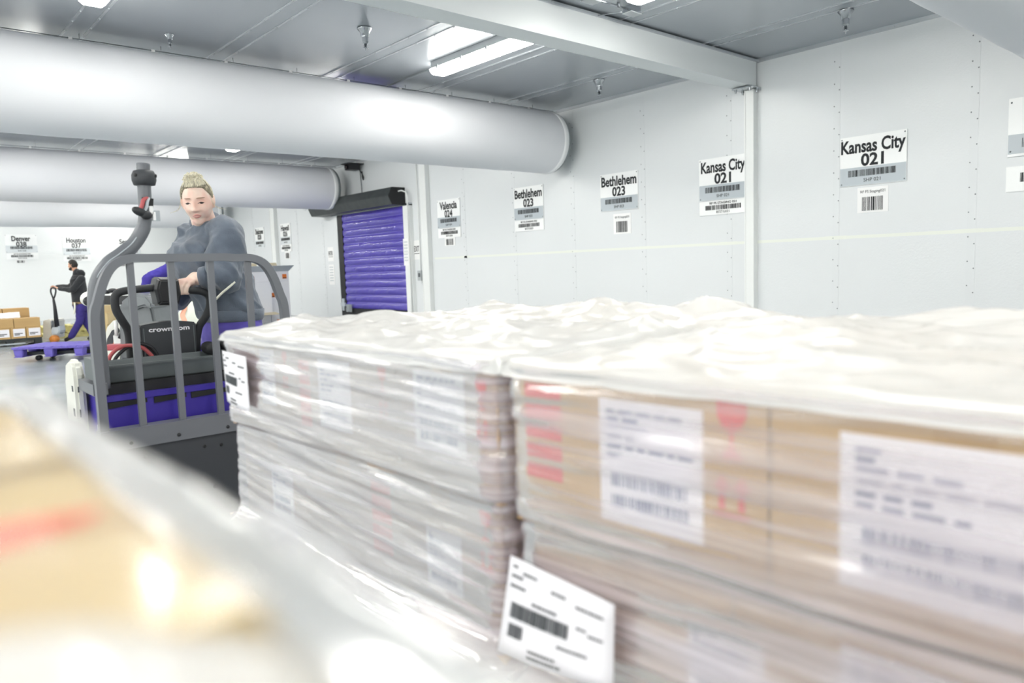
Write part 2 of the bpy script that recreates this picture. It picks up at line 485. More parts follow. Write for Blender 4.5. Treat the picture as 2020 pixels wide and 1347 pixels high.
# ------------------------------------------------------------------ strip lights: each lens gives off the room's light
def make_light(loc):
    t = empty('strip_light', loc, 0, 'white enclosed tube light', 'ceiling light', 'ceiling strip lights')
    L = 1.02
    MB().box((-.128, -L, -.095), (.128, L, -.001)).build('housing', M['lampbody'], t, local=True, bevel=.008)
    prof = [(-.130, -.095), (-.122, -.145), (-.085, -.18), (.085, -.18), (.122, -.145), (.130, -.095)]
    rings = []
    for y, k in ((-L-.04, .55), (-L-.02, .85), (-L+.03, 1), (L-.03, 1), (L+.02, .85), (L+.04, .55)):
        rings.append([Vector((x*(.8+.2*k), y, -.095+(z+.095)*k)) for x, z in prof])
    MB().loft(rings, smooth=False).build('lens', M['lamp'], t, local=True)
    for y in (-.85, -.28, .28, .85):
        for s in (-1, 1):
            MB().box((s*.128, y-.02, -.125), (s*.142, y+.02, -.07)).build('clip', M['lampbody'], t, local=True)
    return t
LX = (6.75, 2.1, -2.55, -7.2, -11.2); LY = (8.22, 4.5, 13.3, 16.4, 21.8, 25.4, 29.85, .6, -3.2, -7)
lab = {(6.75, 8.22): 'glowing tube light just behind the white beam, seen at full length', (6.75, 4.5): 'tube light cut off by the top edge of the photo, in front of the beam', (2.1, 8.22): 'tube light over the big duct, only its rounded end in view', (6.75, 16.4): 'distant tube light peeking out between the two ducts'}
proto = None
for y in LY:
    for x in LX:
        if (x, y) == (6.75, .6): continue
        yy = 7.9 if (x == 2.1 and y == 8.22) else y
        if proto is None: t = proto = make_light((x, yy, ZC-.001))
        else: t = copy_tree(proto); t.location = (x, yy, ZC-.001)
        t['label'] = lab.get((x, y), 'white enclosed tube light out of view on the ceiling')
# conduit feeding the lights
c = empty('conduit_run', (7.0, 5.93, 4.36), 0, 'grey ceiling conduit with junction boxes in front of the beam', 'conduit')
MB().tube([(6.45, 5.93, 4.352), (7.25, 5.93, 4.352)], .013).tube([(7.22, 5.93, 4.352), (7.02, 6.32, 4.36)], .006).build('pipe', M['chrome'], c)
MB().tube([(6.98, 5.93, 4.335), (6.98, 5.93, 4.398)], .02).build('strap', M['cable'], c)
for x, mm in ((6.5, 'lampbody'), (7.22, 'chrome')):
    q = MB().box((x-.09, 5.87, 4.315), (x+.09, 5.99, 4.395)).build('junction_box', M[mm], c, bevel=.008)
    MB().box((x-.1, 5.86, 4.308), (x+.1, 6.0, 4.316)).build('cover', M['lampbody'], q, bevel=.004)
p = MB().tube([(6.80, 9.30, 4.375), (6.80, 12.2, 4.375)], .014).build('conduit', M['cable'], loc=(6.8, 10.7, 4.375))
tag(p, 'thin conduit running from the full-length tube light over the big duct', 'conduit')

# ------------------------------------------------------------------ sprinklers
def make_sprinkler():
    t = empty('sprinkler', (0, 0, 0), 0, 'x', 'sprinkler', 'ceiling sprinklers')
    MB().lathe([(0, 0), (.095, 0), (.095, -.012), (.06, -.05), (.05, -.10), (0, -.10)]).build('escutcheon', M['chrome'], t, local=True)
    MB().lathe([(0, -.095), (.042, -.095), (.042, -.17), (.03, -.19), (.022, -.19), (0, -.19)], seg=6, smooth=False).build('body', M['chrome'], t, local=True)
    MB().lathe([(0, -.185), (.018, -.185), (.018, -.235), (.036, -.238), (.036, -.244), (.008, -.246), (.008, -.28), (0, -.28)]).build('deflector', M['chrome'], t, local=True)
    return t
sp = None
for x, y, k, lb in ((5.05, 8.42, 1, 'chrome sprinkler head above the big duct, left of the full-length light'), (9.54, 8.56, 1, 'chrome sprinkler head between beam and long wall, right of the lit tube'), (9.55, 4.45, 1, 'chrome sprinkler head on the near side of the beam, by the long wall'), (3.2, 10.0, .6, 'small chrome sprinkler just over the left part of the big duct'), (2.5, 17.2, .6, 'tiny distant sprinkler in the gap between the two big ducts')):
    if sp is None: o = sp = make_sprinkler()
    else: o = copy_tree(sp)
    o.location = (x, y, ZC-.004); o.scale = (k,)*3; o['label'] = lb

# ------------------------------------------------------------------ fabric air ducts
def duct(y, xend, xstart, label, r=.58, z=3.72):
    t = empty('fabric_duct', (xend, y, z), 0, label, 'air duct', 'round fabric air ducts')
    def f(u, v):
        x = xstart+(xend-.12-xstart)*v; a = 2*math.pi*u
        k = 1+.004*math.sin(x*7.1)+.006*noise.noise((x*.7, math.sin(a)*2, math.cos(a)*2))
        return Vector((x, y+r*k*math.cos(a), z+r*k*math.sin(a)))
    MB().grid(f, 64, 120, closed_u=True).build('tube', M['duct'], t)
    MX = Matrix.Translation((xend-.13, y, z)) @ Matrix.Rotation(R(90), 4, 'Y')
    MB().lathe([(r-.01, 0), (r+.008, 0), (r+.012, .05), (r+.004, .11), (r-.012, .125)], MX, 64).build('hem', M['hem'], t)
    MB().lathe([(r-.008, .115), (r-.012, .16), (r-.05, .21), (r-.16, .245), (r*.4, .27), (0, .275)], MX, 64).build('end_cap', M['duct_shaded'], t)
    cb = MB().tube([(xstart, y, z+r+.035), (xend+.25, y, z+r+.035)], .006, 8).build('suspension_cable', M['cable'], t)
    x = xend-.5
    while x > max(xstart, -2):
        MB().box((x-.02, y-.012, z+r-.012), (x+.02, y+.012, z+r+.045)).build('hanger_clip', M['hem'], t, bevel=.004)
        MB().tube([(x+.1, y, z+r+.03), (x+.1, y, ZC)], .004, 6).build('hanger_wire', M['cable'], cb)
        x -= .95
    return t
duct(10.6, 10.32, -9, 'big pale fabric duct crossing the photo, nearest full-length one with rounded end at the wall')
duct(19.45, 10.25, -9, 'second fabric duct, its end cap above the blue-clad door')
duct(28.2, 10.2, -9, 'farthest fabric duct, low behind the woman along the far wall')
duct(2.02, 10.3, -2.5, 'dark underside of the duct overhead in the upper right corner')

# ------------------------------------------------------------------ signs
def sign(wall, u, zb, zt, name_, num, label, strip=True, band=(2.335, 2.6), w_=.90, group='dock city signs', z0=None, tw=.80, gray=True, sheet=False, sh=None):
    """u: centre along the wall (Y on the long wall, X on the far wall); zt top, zb bottom of the main board"""
    if wall == 'R': t = empty('dock_sign', (XW-.012, u, zb), -math.pi/2)
    else: t = empty('dock_sign', (u, YF-.012, zb), 0)
    tag(t, label, 'sign', group)
    H = zt-zb; h = w_/2
    bd = MB().box((-h, -.006, 0), (h, .008, H)).build('board', M['board'], t, local=True)
    MB().box((-h+.004, -.0085, .004), (h-.004, -.006, .252)).build('grey_band', M['band_lit' if (wall == 'F' or u > 20) else 'band'], t, local=True)
    b = MB(); add_text(b, name_, 0, H-.225, .175, -.009, width=tw, bold=.028); b.build('city_lettering', M['ink'], t, local=True)
    b = MB(); add_text(b, num, 0, H-.412, .162, -.009, width=.31, bold=.03); b.build('number_lettering', M['ink'], t, local=True)
    b = MB(); add_bars(b, -.33, .33, .125, .215, int(num) + len(name_), -.011); b.build('barcode', M['ink'], t, local=True)
    b = MB(); add_text(b, 'SHP '+num, 0, .045, .05, -.0105); b.build('code_lettering', M['ink'], t, local=True)
    b = MB()
    for x in (-h+.025, h-.025):
        for z in (.03, H-.03): b.ell((x, -.009, z), (.01, .006, .01), u=8, v=6)
    b.build('screws', M['cable'], t, local=True)
    if strip:
        s = MB().box((-h, -.0055, -.235), (h, .006, -.008)).build('staging_strip', M['board'], t, local=True)
        b = MB(); add_text(b, 'RF FS STAGING '+num, 0, -.062, .036, -.008, bold=.02, width=.5); b.build('staging_lettering', M['ink'], s, local=True)
        b = MB(); add_bars(b, -.33, .33, -.155, -.08, 5+len(name_), -.009); b.build('barcode', M['ink'], s, local=True)
        b = MB(); add_text(b, 'RFSTG'+num, 0, -.21, .042, -.008); b.build('code_lettering', M['ink'], s, local=True)
    return t
def sheet(wall, u, z, w_, h, num, label, text=True, bars=True):
    t = empty('label_sheet', (XW-.006, u, z) if wall == 'R' else (u, YF-.006, z), -math.pi/2 if wall == 'R' else 0, label, 'paper label', 'small paper barcode labels')
    MB().box((-w_/2, -.002, 0), (w_/2, .004, h)).build('paper_sheet', M['paper'], t, local=True)
    if text:
        b = MB(); add_text(b, 'RF FS Staging'+num, 0, h*.78, .038, -.004, width=w_*.8); b.build('lettering', M['inkg'], t, local=True)
    b = MB(); add_bars(b, -w_*.34, w_*.34, h*.08, h*(.62 if text else .8), 11+int(num), -.0045, unit=.008); b.build('barcode', M['ink'], t, local=True)
    return t
sign('R', 4.587, 2.335, 3.015, 'Kansas City', '021', 'Kansas City 021 sign right of the column under the beam, no staging strip', strip=False, tw=.87)
sheet('R', 4.58, 1.95, .42, .35, '021', 'paper staging label under the right Kansas City sign')
sign('R', 6.96, 2.335, 3.015, 'Kansas City', '021', 'Kansas City 021 sign whose right edge hides behind the column', tw=.82)
sign('R', 9.16, 2.335, 3.015, 'Bethlehem', '023', 'Bethlehem 023 sign without staging strip, nearer the column', strip=False, tw=.84)
sheet('R', 9.10, 1.90, .42, .37, '023', 'paper staging label under the right Bethlehem sign')
sign('R', 11.63, 2.335, 3.015, 'Bethlehem', '023', 'Bethlehem 023 sign with staging strip, below the end of the big duct', tw=.84)
sign('R', 14.44, 2.335, 3.0, 'Valencia', '024', 'Valencia 024 sign right of the purple door', tw=.68)
sheet('R', 14.44, 1.91, .42, .20, '024', 'paper barcode label tucked under the Valencia sign', text=False)
sign('R', 23.46, 2.335, 3.01, 'Hawaii', '026', 'Hawaii 026 sign left of the purple door, beside the far column', w_=.80, tw=.62)
sheet('R', 23.42, 1.86, .4, .24, '026', 'paper barcode label under the Hawaii sign', text=False)
sign('R', 25.56, 2.31, 3.01, 'Shakopee', '028', 'Shakopee 028 sign left of the far column, behind the woman', strip=False, w_=.78, tw=.66)
sign('F', 4.39, 2.42, 3.05, 'Denver', '038', 'Denver 038 sign on the far wall, leftmost of all', w_=.95, tw=.56)
sheet('F', 4.33, 2.06, .34, .115, '038', 'paper barcode label sticking out under the Denver sign', text=False)
sign('F', 6.08, 2.32, 2.99, 'Houston', '037', 'Houston 037 sign on the far wall above the man', w_=.88, tw=.62)
sign('F', 7.80, 2.24, 2.93, 'Seattle', '036', 'Seattle sign on the far wall half hidden by the curved pole', w_=.88, tw=.58)
sheet('F', 7.55, 1.86, .3, .2, '036', 'small paper label on the far wall beside the curved pole', text=False)
# cut off by the right edge of the frame
t = empty('dock_sign', (XW-.02, 2.52, 2.49), -math.pi/2, 'grey-white sign cut off by the right edge of the photo', 'sign', 'dock city signs')
MB().box((-.45, -.006, 0), (.45, .014, .69)).build('board', M['board'], t, local=True, bevel=.003)
MB().box((-.446, -.0085, .03), (.446, -.006, .26)).build('grey_band', M['band'], t, local=True)
MB().box((-.26, -.012, .40), (-.215, -.006, .60)).build('letter_stroke', M['ink'], t, local=True)
b = MB(); add_bars(b, -.30, .3, .1, .21, 3, -.011); b.build('barcode', M['ink'], t, local=True)
b = MB()
for z in (.06, .64): b.ell((-.42, -.009, z), (.011, .006, .011), u=8, v=6)
b.build('screws', M['cable'], t, local=True)
t = empty('staging_sign', (XW-.012, 2.53, 2.07), -math.pi/2, 'white barcode strip under the cut-off sign at the right edge', 'sign')
MB().box((-.45, -.005, 0), (.45, .01, .30)).build('board', M['board'], t, local=True)
b = MB(); add_bars(b, -.30, .3, .11, .22, 8, -.008); b.build('barcode', M['ink'], t, local=True)

# ------------------------------------------------------------------ roll-up freezer door on the long wall
def wbox(b, out, d, y0, y1, z0, z1, mi=0):  # out: distance of the face from the wall, d: depth
    return b.box((XW-out, y0, z0), (XW-out+d, y1, z1), mi)
D = empty('door_1', (XW, 18.15, 0), 0, 'purple quilted roll-up freezer door with dark header box', 'door', kind='structure')
wbox(MB(), .10, .10, 19.78, 20.08, 0, 3.02).build('jamb', M['trim'], D, bevel=.006)
wbox(MB(), .10, .10, 15.98, 16.28, 0, 3.02).build('jamb', M['white'], D, bevel=.006)
wbox(MB(), .09, .08, 19.5, 19.80, 0, 3.0).build('side_seal', M['seal'], D)
wbox(MB(), .11, .11, 15.98, 20.08, 2.99, 3.05).build('lintel', M['chrome'], D, bevel=.004)
ys, ye, zs, ze, npad = 19.66, 16.27, .30, 3.0, 13
def curt(u, v):
    y = ys+(ye-ys)*u; z = zs+(ze-zs)*v; ph = (v*npad) % 1
    bul = .055*abs(math.sin(math.pi*ph))**.6
    edge = min(1, 8*u, 8*(1-u)); k = .5-.5*math.cos(2*math.pi*ph)
    wr = .016*k*noise.noise((y*5+z*3.0, z*2.2, int(v*npad)*3.1))+.010*k*noise.noise((y*13+z*7, z*3, 4))
    return Vector((XW-.05-(bul+wr)*edge**.5, y, z))
MB().grid(curt, 130, 13*10).build('curtain', M['purple'], D)
wbox(MB(), .10, .07, 16.27, 19.66, .06, .32).build('bottom_bar', M['seal'], D, bevel=.01)
q = wbox(MB(), .17, .06, 19.05, 19.38, .22, .44).build('bottom_switch', M['chrome'], D, bevel=.015)
wbox(MB(), .13, .05, 19.58, 19.68, .25, .6).box((XW-.14, 19.5, .38), (XW-.1, 19.75, .48)).build('guide_block', M['band'], D, bevel=.01)
# header box, a hexagonal hood standing off the wall
y0, y1 = 16.30, 20.75
sec = [(0, 3.46), (.40, 3.46), (.50, 3.24), (.40, 3.03), (0, 3.02)]
MB().prism([(XW-a, y0, z) for a, z in sec], (0, y1-y0, 0)).build('header_box', M['housing'], D, bevel=.008)
MB().prism([(XW-a, y0-.012, 3.24+(z-3.24)*1.01) for a, z in sec], (0, .014, 0)).build('end_plate', M['seal'], D)
# things by the door
def on_wall(name, b, mt, label, cat, **k):
    return tag(b.build(name, mt), label, cat, **k)
t = empty('conduit_pipe', (XW-.03, 16.1, 1.6), 0, 'thin white conduit dropping from the header box down the door side', 'conduit')
MB().tube([(XW-.2, 16.30, 3.36), (XW-.16, 16.20, 3.37), (XW-.13, 16.06, 3.32), (XW-.122, 16.02, 3.2), (XW-.122, 16.02, .12)], .018).build('pipe', M['white'], t)
t = empty('wall_switch', (XW-.05, 15.68, 1.22), 0, 'grey switch box on the wall at the foot of its own conduit', 'switch')
MB().box((XW-.09, 15.6, 1.09), (XW, 15.76, 1.34)).build('box', M['lampbody'], t, bevel=.01)
MB().box((XW-.1, 15.64, 1.18), (XW-.09, 15.72, 1.28)).build('rocker', M['inkg'], t, bevel=.004)
MB().tube([(XW-.03, 15.68, 1.3), (XW-.03, 15.68, ZC-.05)], .014).build('conduit', M['white'], t)
def notice(y, z, w_, h, label, txt=None, lines=0, x=XW):
    t = empty('notice', (x-.006, y, z), -math.pi/2, label, 'notice')
    MB().box((-w_/2, -.002, 0), (w_/2, .005, h)).build('paper_sheet', M['paper'], t, local=True)
    if txt:
        b = MB(); add_text(b, txt, 0, h*.42, h*.3, -.004, width=w_*.72, bold=.012); b.box((-w_*.36, -.004, h*.3), (w_*.36, -.002, h*.33)); b.build('lettering', M['ink'], t, local=True)
    if lines:
        b = MB()
        for i in range(lines):
            for k in range(5): b.box((-w_*.35+k*w_*.14, -.004, h*(.9-.8*i/lines)), (-w_*.35+k*w_*.14+w_*.1, -.002, h*(.9-.8*i/lines)-.03))
        b.build('lettering', M['band'], t, local=True)
    return t
notice(15.86, 1.62, .30, .48, 'EXIT notice on the right of the purple door', 'EXIT')
notice(20.44, 1.70, .36, .42, 'ENTER notice on the left of the purple door', 'ENTER')
notice(20.44, 1.0, .34, .6, 'printed paper notice under the ENTER sign', lines=6)
notice(16.20, 1.48, .24, .68, 'long paper notice on the right jamb of the purple door', lines=7, x=XW-.1)
t = empty('wall_vent', (XW-.02, 21.95, 3.56), 0, 'round white vent cap on the wall beside the second duct end', 'vent cap')
MX = Matrix.Translation((XW, 21.95, 3.56)) @ Matrix.Rotation(R(-90), 4, 'Y')
MB().lathe([(0, .05), (.12, .05), (.2, .03), (.21, 0)], MX, 32).build('disc', M['white'], t)
MB().lathe([(.2, .0), (.2, .02), (.24, .02), (.24, 0)], MX, 32).build('rim', M['trim'], t)
t = empty('security_camera', (XW-.2, 18.4, 4.22), 0, 'black security camera hanging over the purple door', 'camera')
MB().box((XW-.42, 18.28, 4.13), (XW-.1, 18.56, 4.27), M=None).build('body', M['black'], t, bevel=.03)
MB().box((XW-.5, 18.22, 4.27), (XW-.02, 18.62, 4.30)).build('hood', M['seal'], t, bevel=.01)
MB().lathe([(0, 0), (.05, 0), (.05, .06), (0, .06)], Matrix.Translation((XW-.42, 18.42, 4.2)) @ Matrix.Rotation(R(-90), 4, 'Y'), 16).build('lens', M['eye'], t)
MB().tube([(XW-.12, 18.3, 4.14), (XW-.1, 18.2, 4.02), (XW-.08, 18.16, 3.92), (XW-.06, 18.22, 3.86), (XW-.04, 18.3, 3.95), (XW-.03, 18.32, 4.1)], .016, 8).build('cable_loop', M['black'], t)
MB().tube([(XW-.04, 18.4, 4.1), (XW-.04, 18.36, 3.47)], .012, 8).build('drop_cable', M['cable'], t)

# ------------------------------------------------------------------ ride-on pallet truck
def arc(pts, n=8):
    """Catmull-Rom through the points"""
    P = [Vector(p) for p in pts]; out = []
    for i in range(len(P)-1):
        a, b, c, d = P[max(i-1, 0)], P[i], P[i+1], P[min(i+2, len(P)-1)]
        for k in range(n):
            t = k/n
            out.append(.5*((2*b)+(c-a)*t+(2*a-5*b+4*c-d)*t*t+(3*b-a-3*c+d)*t**3))
    return out+[P[-1]]
T = empty('pallet_truck', (1.046, 3.2, 0), 0, 'grey and purple ride-on pallet truck with barred guard, driven by the woman', 'pallet truck')
XL_, XR_, YT = .666, 1.420, 3.2
gd = MB()
pl = [(XL_-.002, YT, .73), (XL_-.002, YT, .95), (XL_-.002, YT, 1.22), (.682, YT, 1.30), (.712, YT, 1.385), (.750, YT, 1.437), (.805, YT, 1.459), (.87, YT, 1.46)]
pts = arc(pl)+arc([(.9, YT, 1.46), (1.18, YT, 1.458)], 2)+[(2*1.045-p[0]+.002, p[1], p[2]-.006) for p in arc(pl)[::-1]]
gd.sweep(pts, .032, .036, (0, 1, 0))
g = gd.build('guard_frame', M['frame'], T, bevel=.003)
for x in (.806, .958, 1.116, 1.276):
    MB().box((x-.0125, YT-.010, .78), (x+.0125, YT+.010, 1.452)).build('guard_bar', M['frame'], T, bevel=.003)
MB().box((XL_-.02, YT-.03, .715), (XR_+.02, YT+.04, .795)).build('guard_sill', M['frame'], T, bevel=.004)
sk = MB().box((XL_-.02, YT-.02, .14), (XR_+.02, YT+.02, .716))
for x, z in ((1.03, .70), (1.1, .695), (1.06, .52), (.8, .7)):
    sk.lathe([(0, 0), (.007, 0), (.007, .003), (0, .003)], Matrix.Translation((x, YT-.0195, z-.03)) @ Matrix.Rotation(R(90), 4, 'X'), 10, mi=1)
sk.build('skirt_plate', [M['skirt'], M['seal']], T)
b = MB()
for x in (.75, .93, 1.13, 1.33): b.lathe([(0, 0), (.008, 0), (.006, .005), (0, .005)], Matrix.Translation((x, YT-.03, .738)) @ Matrix.Rotation(R(90), 4, 'X'), 8)
b.build('sill_bolts', M['black'], T)
# battery
bt = MB().box((.688, 3.27, .25), (1.404, 3.72, .895)).build('battery_case', M['battery'], T, bevel=.006)
b = MB()
for x0, x1 in ((.70, .845), (.872, 1.0), (1.02, 1.19), (1.21, 1.39)):
    b.prism([(x0, 3.264, .868), (x1, 3.264, .876), (x1, 3.264, .893), (x0, 3.264, .893)], (0, .02, 0))
b.build('vent_slot', M['seal'], bt)
MB().box((.685, 3.262, .896), (1.407, 3.73, .918)).build('battery_lid', M['battery'], T, bevel=.008)
MB().box((.70, 3.30, .918), (1.39, 3.7, .96)).build('gap_shade', M['seal'], T, bevel=.004)  # black block filling the gap under the tray, standing in for its shade
MB().box((.6835, 3.29, .76), (.6885, 3.4, .79)).build('label_stripe', M['label'], bt)
# storage tray behind the guard
tx0, tx1, ty0, ty1, tz0, tz1 = .694, 1.398, 3.31, 3.55, .962, 1.035
b = MB()
def trayring(k, z): # tapered box ring
    return [Vector((tx0+k, ty0+k, z)), Vector((tx1-k, ty0+k, z)), Vector((tx1-k, ty1-k, z)), Vector((tx0+k, ty1-k, z))]
rings = [trayring(.022, tz0), trayring(.006, tz1-.012), trayring(-.004, tz1-.012), trayring(-.004, tz1), trayring(.012, tz1), trayring(.03, tz0+.012)]
b.loft(rings, smooth=False)
b.build('tray', M['tray'], T, bevel=.004)
MB().box((.66, 3.27, .985), (.70, 3.42, 1.07)).build('tray_bracket', M['tray'], T, bevel=.012)
MB().box((.648, 3.24, .93), (.70, 3.62, .975)).build('side_rail', M['frame'], T, bevel=.006)
b = MB()
for z in (1.02, .95, .91): b.tube([(.655, 3.245, z), (.69, 3.245, z)], .012, 8)
b.build('bolts', M['black'], T)
# cream flank cover, rounded top, with decals
pr = [(3.50, .30), (3.50, .99), (3.515, 1.03), (3.545, 1.05), (3.60, 1.05), (3.66, 1.03), (3.70, .95), (3.74, .30)]
cv = MB().prism([(.634, y, z) for y, z in pr], (.04, 0, 0)).build('side_cover', M['cream'], T, bevel=.012)
for z, k in ((.93, .012), (.83, .016)):
    MB().box((.6325, 3.54, z-k), (.634, 3.55+k, z+k)).build('decal', M['inkg'], cv)
    MB().box((.643, 3.4985, z-k), (.648, 3.5, z+k)).build('decal', M['inkg'], cv)
# console with lettering
cx0, cx1 = .932, 1.178
n = 10
top = [(cx0+(cx1-cx0)*i/n, 3.62, 1.168+.012*math.sin(math.pi*i/n)) for i in range(n+1)]
b = MB().prism([(cx0+.006, 3.62, .93), (cx1-.006, 3.62, .93)]+top[::-1], (0, .10, 0))
cs = b.build('console', M['skirt'], T, bevel=.006)
b = MB(); tmpm = text_data('crown.com', .021, .178, .022)
b.mesh(tmpm, Matrix.Translation((1.056, 3.6165, 1.137))); b.build('lettering', M['label'], cs)
b = MB().box((cx0+.012, 3.617, .95), (cx0+.016, 3.62, 1.155)).box((cx1-.016, 3.617, .95), (cx1-.012, 3.62, 1.155)); b.build('panel_rib', M['tray'], cs)
# hoop handles and control pod
lp = arc([(.893, 3.66, .96), (.893, 3.655, 1.07), (.886, 3.64, 1.15), (.862, 3.625, 1.20), (.842, 3.62, 1.245), (.840, 3.62, 1.295), (.853, 3.62, 1.318), (.883, 3.62, 1.328), (.94, 3.62, 1.333), (1.01, 3.62, 1.337)])
rp = arc([(1.186, 3.66, .96), (1.185, 3.655, 1.06), (1.196, 3.64, 1.14), (1.222, 3.625, 1.185), (1.242, 3.62, 1.225), (1.249, 3.62, 1.268), (1.238, 3.62, 1.296), (1.208, 3.62, 1.311), (1.16, 3.62, 1.318), (1.10, 3.62, 1.322)])
for p in (lp, rp):
    h = MB().tube(p, .0175, 14).build('hoop_handle', M['rubber'], T)
    k = [q for q in p if q.z > 1.315]
    b = MB()
    for i in range(0, len(k)-1):
        b.ell((k[i].x, k[i].y-.004, k[i].z+.0155), (.003, .007, .002), u=8, v=6)
    b.build('grip_studs', M['tray'], h)
P0 = Vector((1.052, 3.62, 1.32))
def pod(k, y): return [P0+Vector((x*k, y, z*k)) for x, z in ((-.045, -.062), (.045, -.066), (.058, -.02), (.050, .058), (-.040, .062), (-.056, .01))]
pd = MB().loft([pod(.8, -.05), pod(1, -.035), pod(1.06, .03), pod(.9, .06)], smooth=False).build('control_pod', M['black'], T, bevel=.006)
MB().loft([pod(.72, -.055), pod(.74, -.049)], smooth=False).build('pod_face', M['seal'], pd)
# accessory pole rising behind the left post
pp = arc([(.690, 3.285, .95), (.690, 3.285, 1.22), (.703, 3.285, 1.36), (.748, 3.285, 1.437), (.80, 3.285, 1.477), (.85, 3.285, 1.52), (.888, 3.285, 1.58), (.902, 3.285, 1.64), (.905, 3.285, 1.70), (.907, 3.285, 1.78), (.910, 3.285, 1.842)])
po = MB().tube(pp, [.030]*38+[.028]*12+[.0255]*(len(pp)-50), 16).build('accessory_pole', M['frame'], T)
MB().tube([p+Vector((-.012, -.031, .004)) for p in pp[18:44]], .0025, 6).build('pole_edge_line', M['band'], po)  # thin lighter line along the edge of the pole
MX = Matrix.Translation((.908, 3.285, 1.79))
MB().lathe([(.0256, -.036), (.040, -.034), (.046, -.015), (.0455, .006), (.038, .022), (.0256, .026)], MX, 24).build('clamp_collar', M['skirt'], po)
b = MB()
for a in (-35, 215, 90): b.lathe([(0, 0), (.007, 0), (.007, .01), (0, .01)], MX @ Matrix.Rotation(R(a), 4, 'Z') @ Matrix.Translation((.039, 0, .002)) @ Matrix.Rotation(R(90), 4, 'Y'), 10)
b.build('clamp_bolt', M['seal'], po)
MB().prism([(.888, 3.255, 1.705), (.93, 3.255, 1.70), (.925, 3.255, 1.655), (.90, 3.255, 1.66)], (0, .01, 0)).build('cable_opening', M['seal'], po)
MB().tube(arc([(.905, 3.25, 1.70), (.886, 3.235, 1.692), (.878, 3.23, 1.672), (.868, 3.232, 1.648)]), .008, 8).build('red_wire', M['red'], po)
MB().tube(arc([(.91, 3.25, 1.70), (.90, 3.235, 1.685), (.895, 3.23, 1.665), (.888, 3.232, 1.648)]), .006, 8).build('grey_wire', M['band'], po)
MB().ell((.868, 3.235, 1.645), (.03, .02, .017), Euler((0, R(25), 0)).to_matrix()).ell((.892, 3.235, 1.632), (.022, .02, .018)).build('plug', M['black'], po)
MB().box((.905, 3.228, 1.635), (.918, 3.24, 1.668)).box((.915, 3.228, 1.612), (.926, 3.24, 1.645)).build('plug_clip', M['hem'], po, bevel=.003)
MB().box((.925, 3.28, 1.612), (.957, 3.285, 1.655)).build('pole_tag', M['band'], po)
# cables lying in the tray
MB().tube(arc([(.78, 3.585, 1.0), (.795, 3.585, 1.05), (.835, 3.585, 1.083), (.88, 3.585, 1.087), (.93, 3.585, 1.07), (.965, 3.585, 1.03)]), .0085, 10).build('red_cable', M['red'], T)
MB().tube(arc([(.80, 3.595, 1.0), (.82, 3.595, 1.04), (.86, 3.595, 1.075), (.91, 3.595, 1.092), (.96, 3.595, 1.075), (.99, 3.595, 1.03)]), .008, 10).build('black_cable', M['black'], T)
for x, z, k in ((1.195, 1.05, .028), (1.262, 1.07, .032)):
    MB().lathe([(0, -.05), (k, -.05), (k*1.06, -.03), (k*1.06, .03), (k, .05), (0, .05)], Matrix.Translation((x, 3.5, z)) @ Matrix.Rotation(R(90), 4, 'X'), 20).build('knee_pad', M['seal'], T)
# platform, forks, wheels
MB().box((.70, 3.75, .12), (1.62, 4.35, .20)).build('platform', M['rubber'], T, bevel=.01)
MB().box((.84, 4.32, .12), (1.60, 4.6, .70)).build('power_unit', M['cream'], T, bevel=.05)
for x in (.80, 1.29):
    MB().prism([(x-.09, 3.2, .10), (x-.09, 2.35, .10), (x-.09, 2.22, .12), (x-.09, 2.22, .135), (x-.09, 3.2, .19)], (.18, 0, 0)).build('fork', M['frame'], T, bevel=.006)
for x, y, r in ((.80, 3.45, .12), (1.29, 3.45, .12), (1.2, 4.45, .12)):
    MB().lathe([(0, -.05), (r-.02, -.05), (r, -.035), (r, .035), (r-.02, .05), (0, .05)], Matrix.Translation((x, y, r)) @ Matrix.Rotation(R(90), 4, 'Y'), 24).build('wheel', M['rubber'], T)

# ------------------------------------------------------------------ things farther back
def pbox(px0, py0, px1, py1, D, depth):
    """upright box facing the viewer whose front spans these points at distance D"""
    a = atd(px0, py1, D); c = atd(px1, py1, D); z1 = atd((px0+px1)/2, py0, D).z
    return a, c, z1
# second powered truck behind the console
DM = 8.0
E = empty('electric_pallet_truck', tuple(Vector((atd(250, 690, DM).x, atd(250, 690, DM).y, 0))), 0, 'cream and grey pallet truck parked behind the driven one, black arm pointing left', 'pallet truck')
fw = Vector((-_r0.y, _r0.x, 0)).normalized()  # away from the viewer
def slab(name, pix, D, th, m, parent, bevel=.01):
    pts = [atd(x, y, D) for x, y in pix]
    return MB().prism(pts, fw*th).build(name, m, parent, bevel=bevel)
c1 = slab('battery_cover', [(233, 598), (258, 582), (290, 588), (299, 602), (309, 645), (312, 720), (236, 720)], DM, .5, M['shade'], E, .03)
slab('crumpled_cover', [(238, 595), (260, 578), (288, 583), (300, 598), (299, 610), (284, 604), (262, 611), (241, 604)], DM-.06, .4, M['shade'], E, .02)
slab('arm_beam', [(174, 583), (300, 583), (300, 601), (174, 601)], DM+.1, .12, M['black'], E)
slab('arm_trim', [(198, 580), (300, 580), (300, 583), (198, 583)], DM+.1, .12, M['white'], E, .002)
b = MB(); hp = atd(172, 590, DM+.1)
b.ell(hp+fw*.06, (.10, .10, .085), u=20, v=12).build('arm_end', M['cream'], E)
MB().ell(atd(176, 594, DM+.02), (.06, .05, .055)).build('arm_grip', M['black'], E)
b = MB()
for x, y, ww in ((207, 576, .06), (222, 573, .05), (236, 575, .07), (250, 572, .06)): b.ell(atd(x, y, DM+.15), (ww, .05, .025), u=12, v=8)
b.build('arm_switches', M['black'], E)
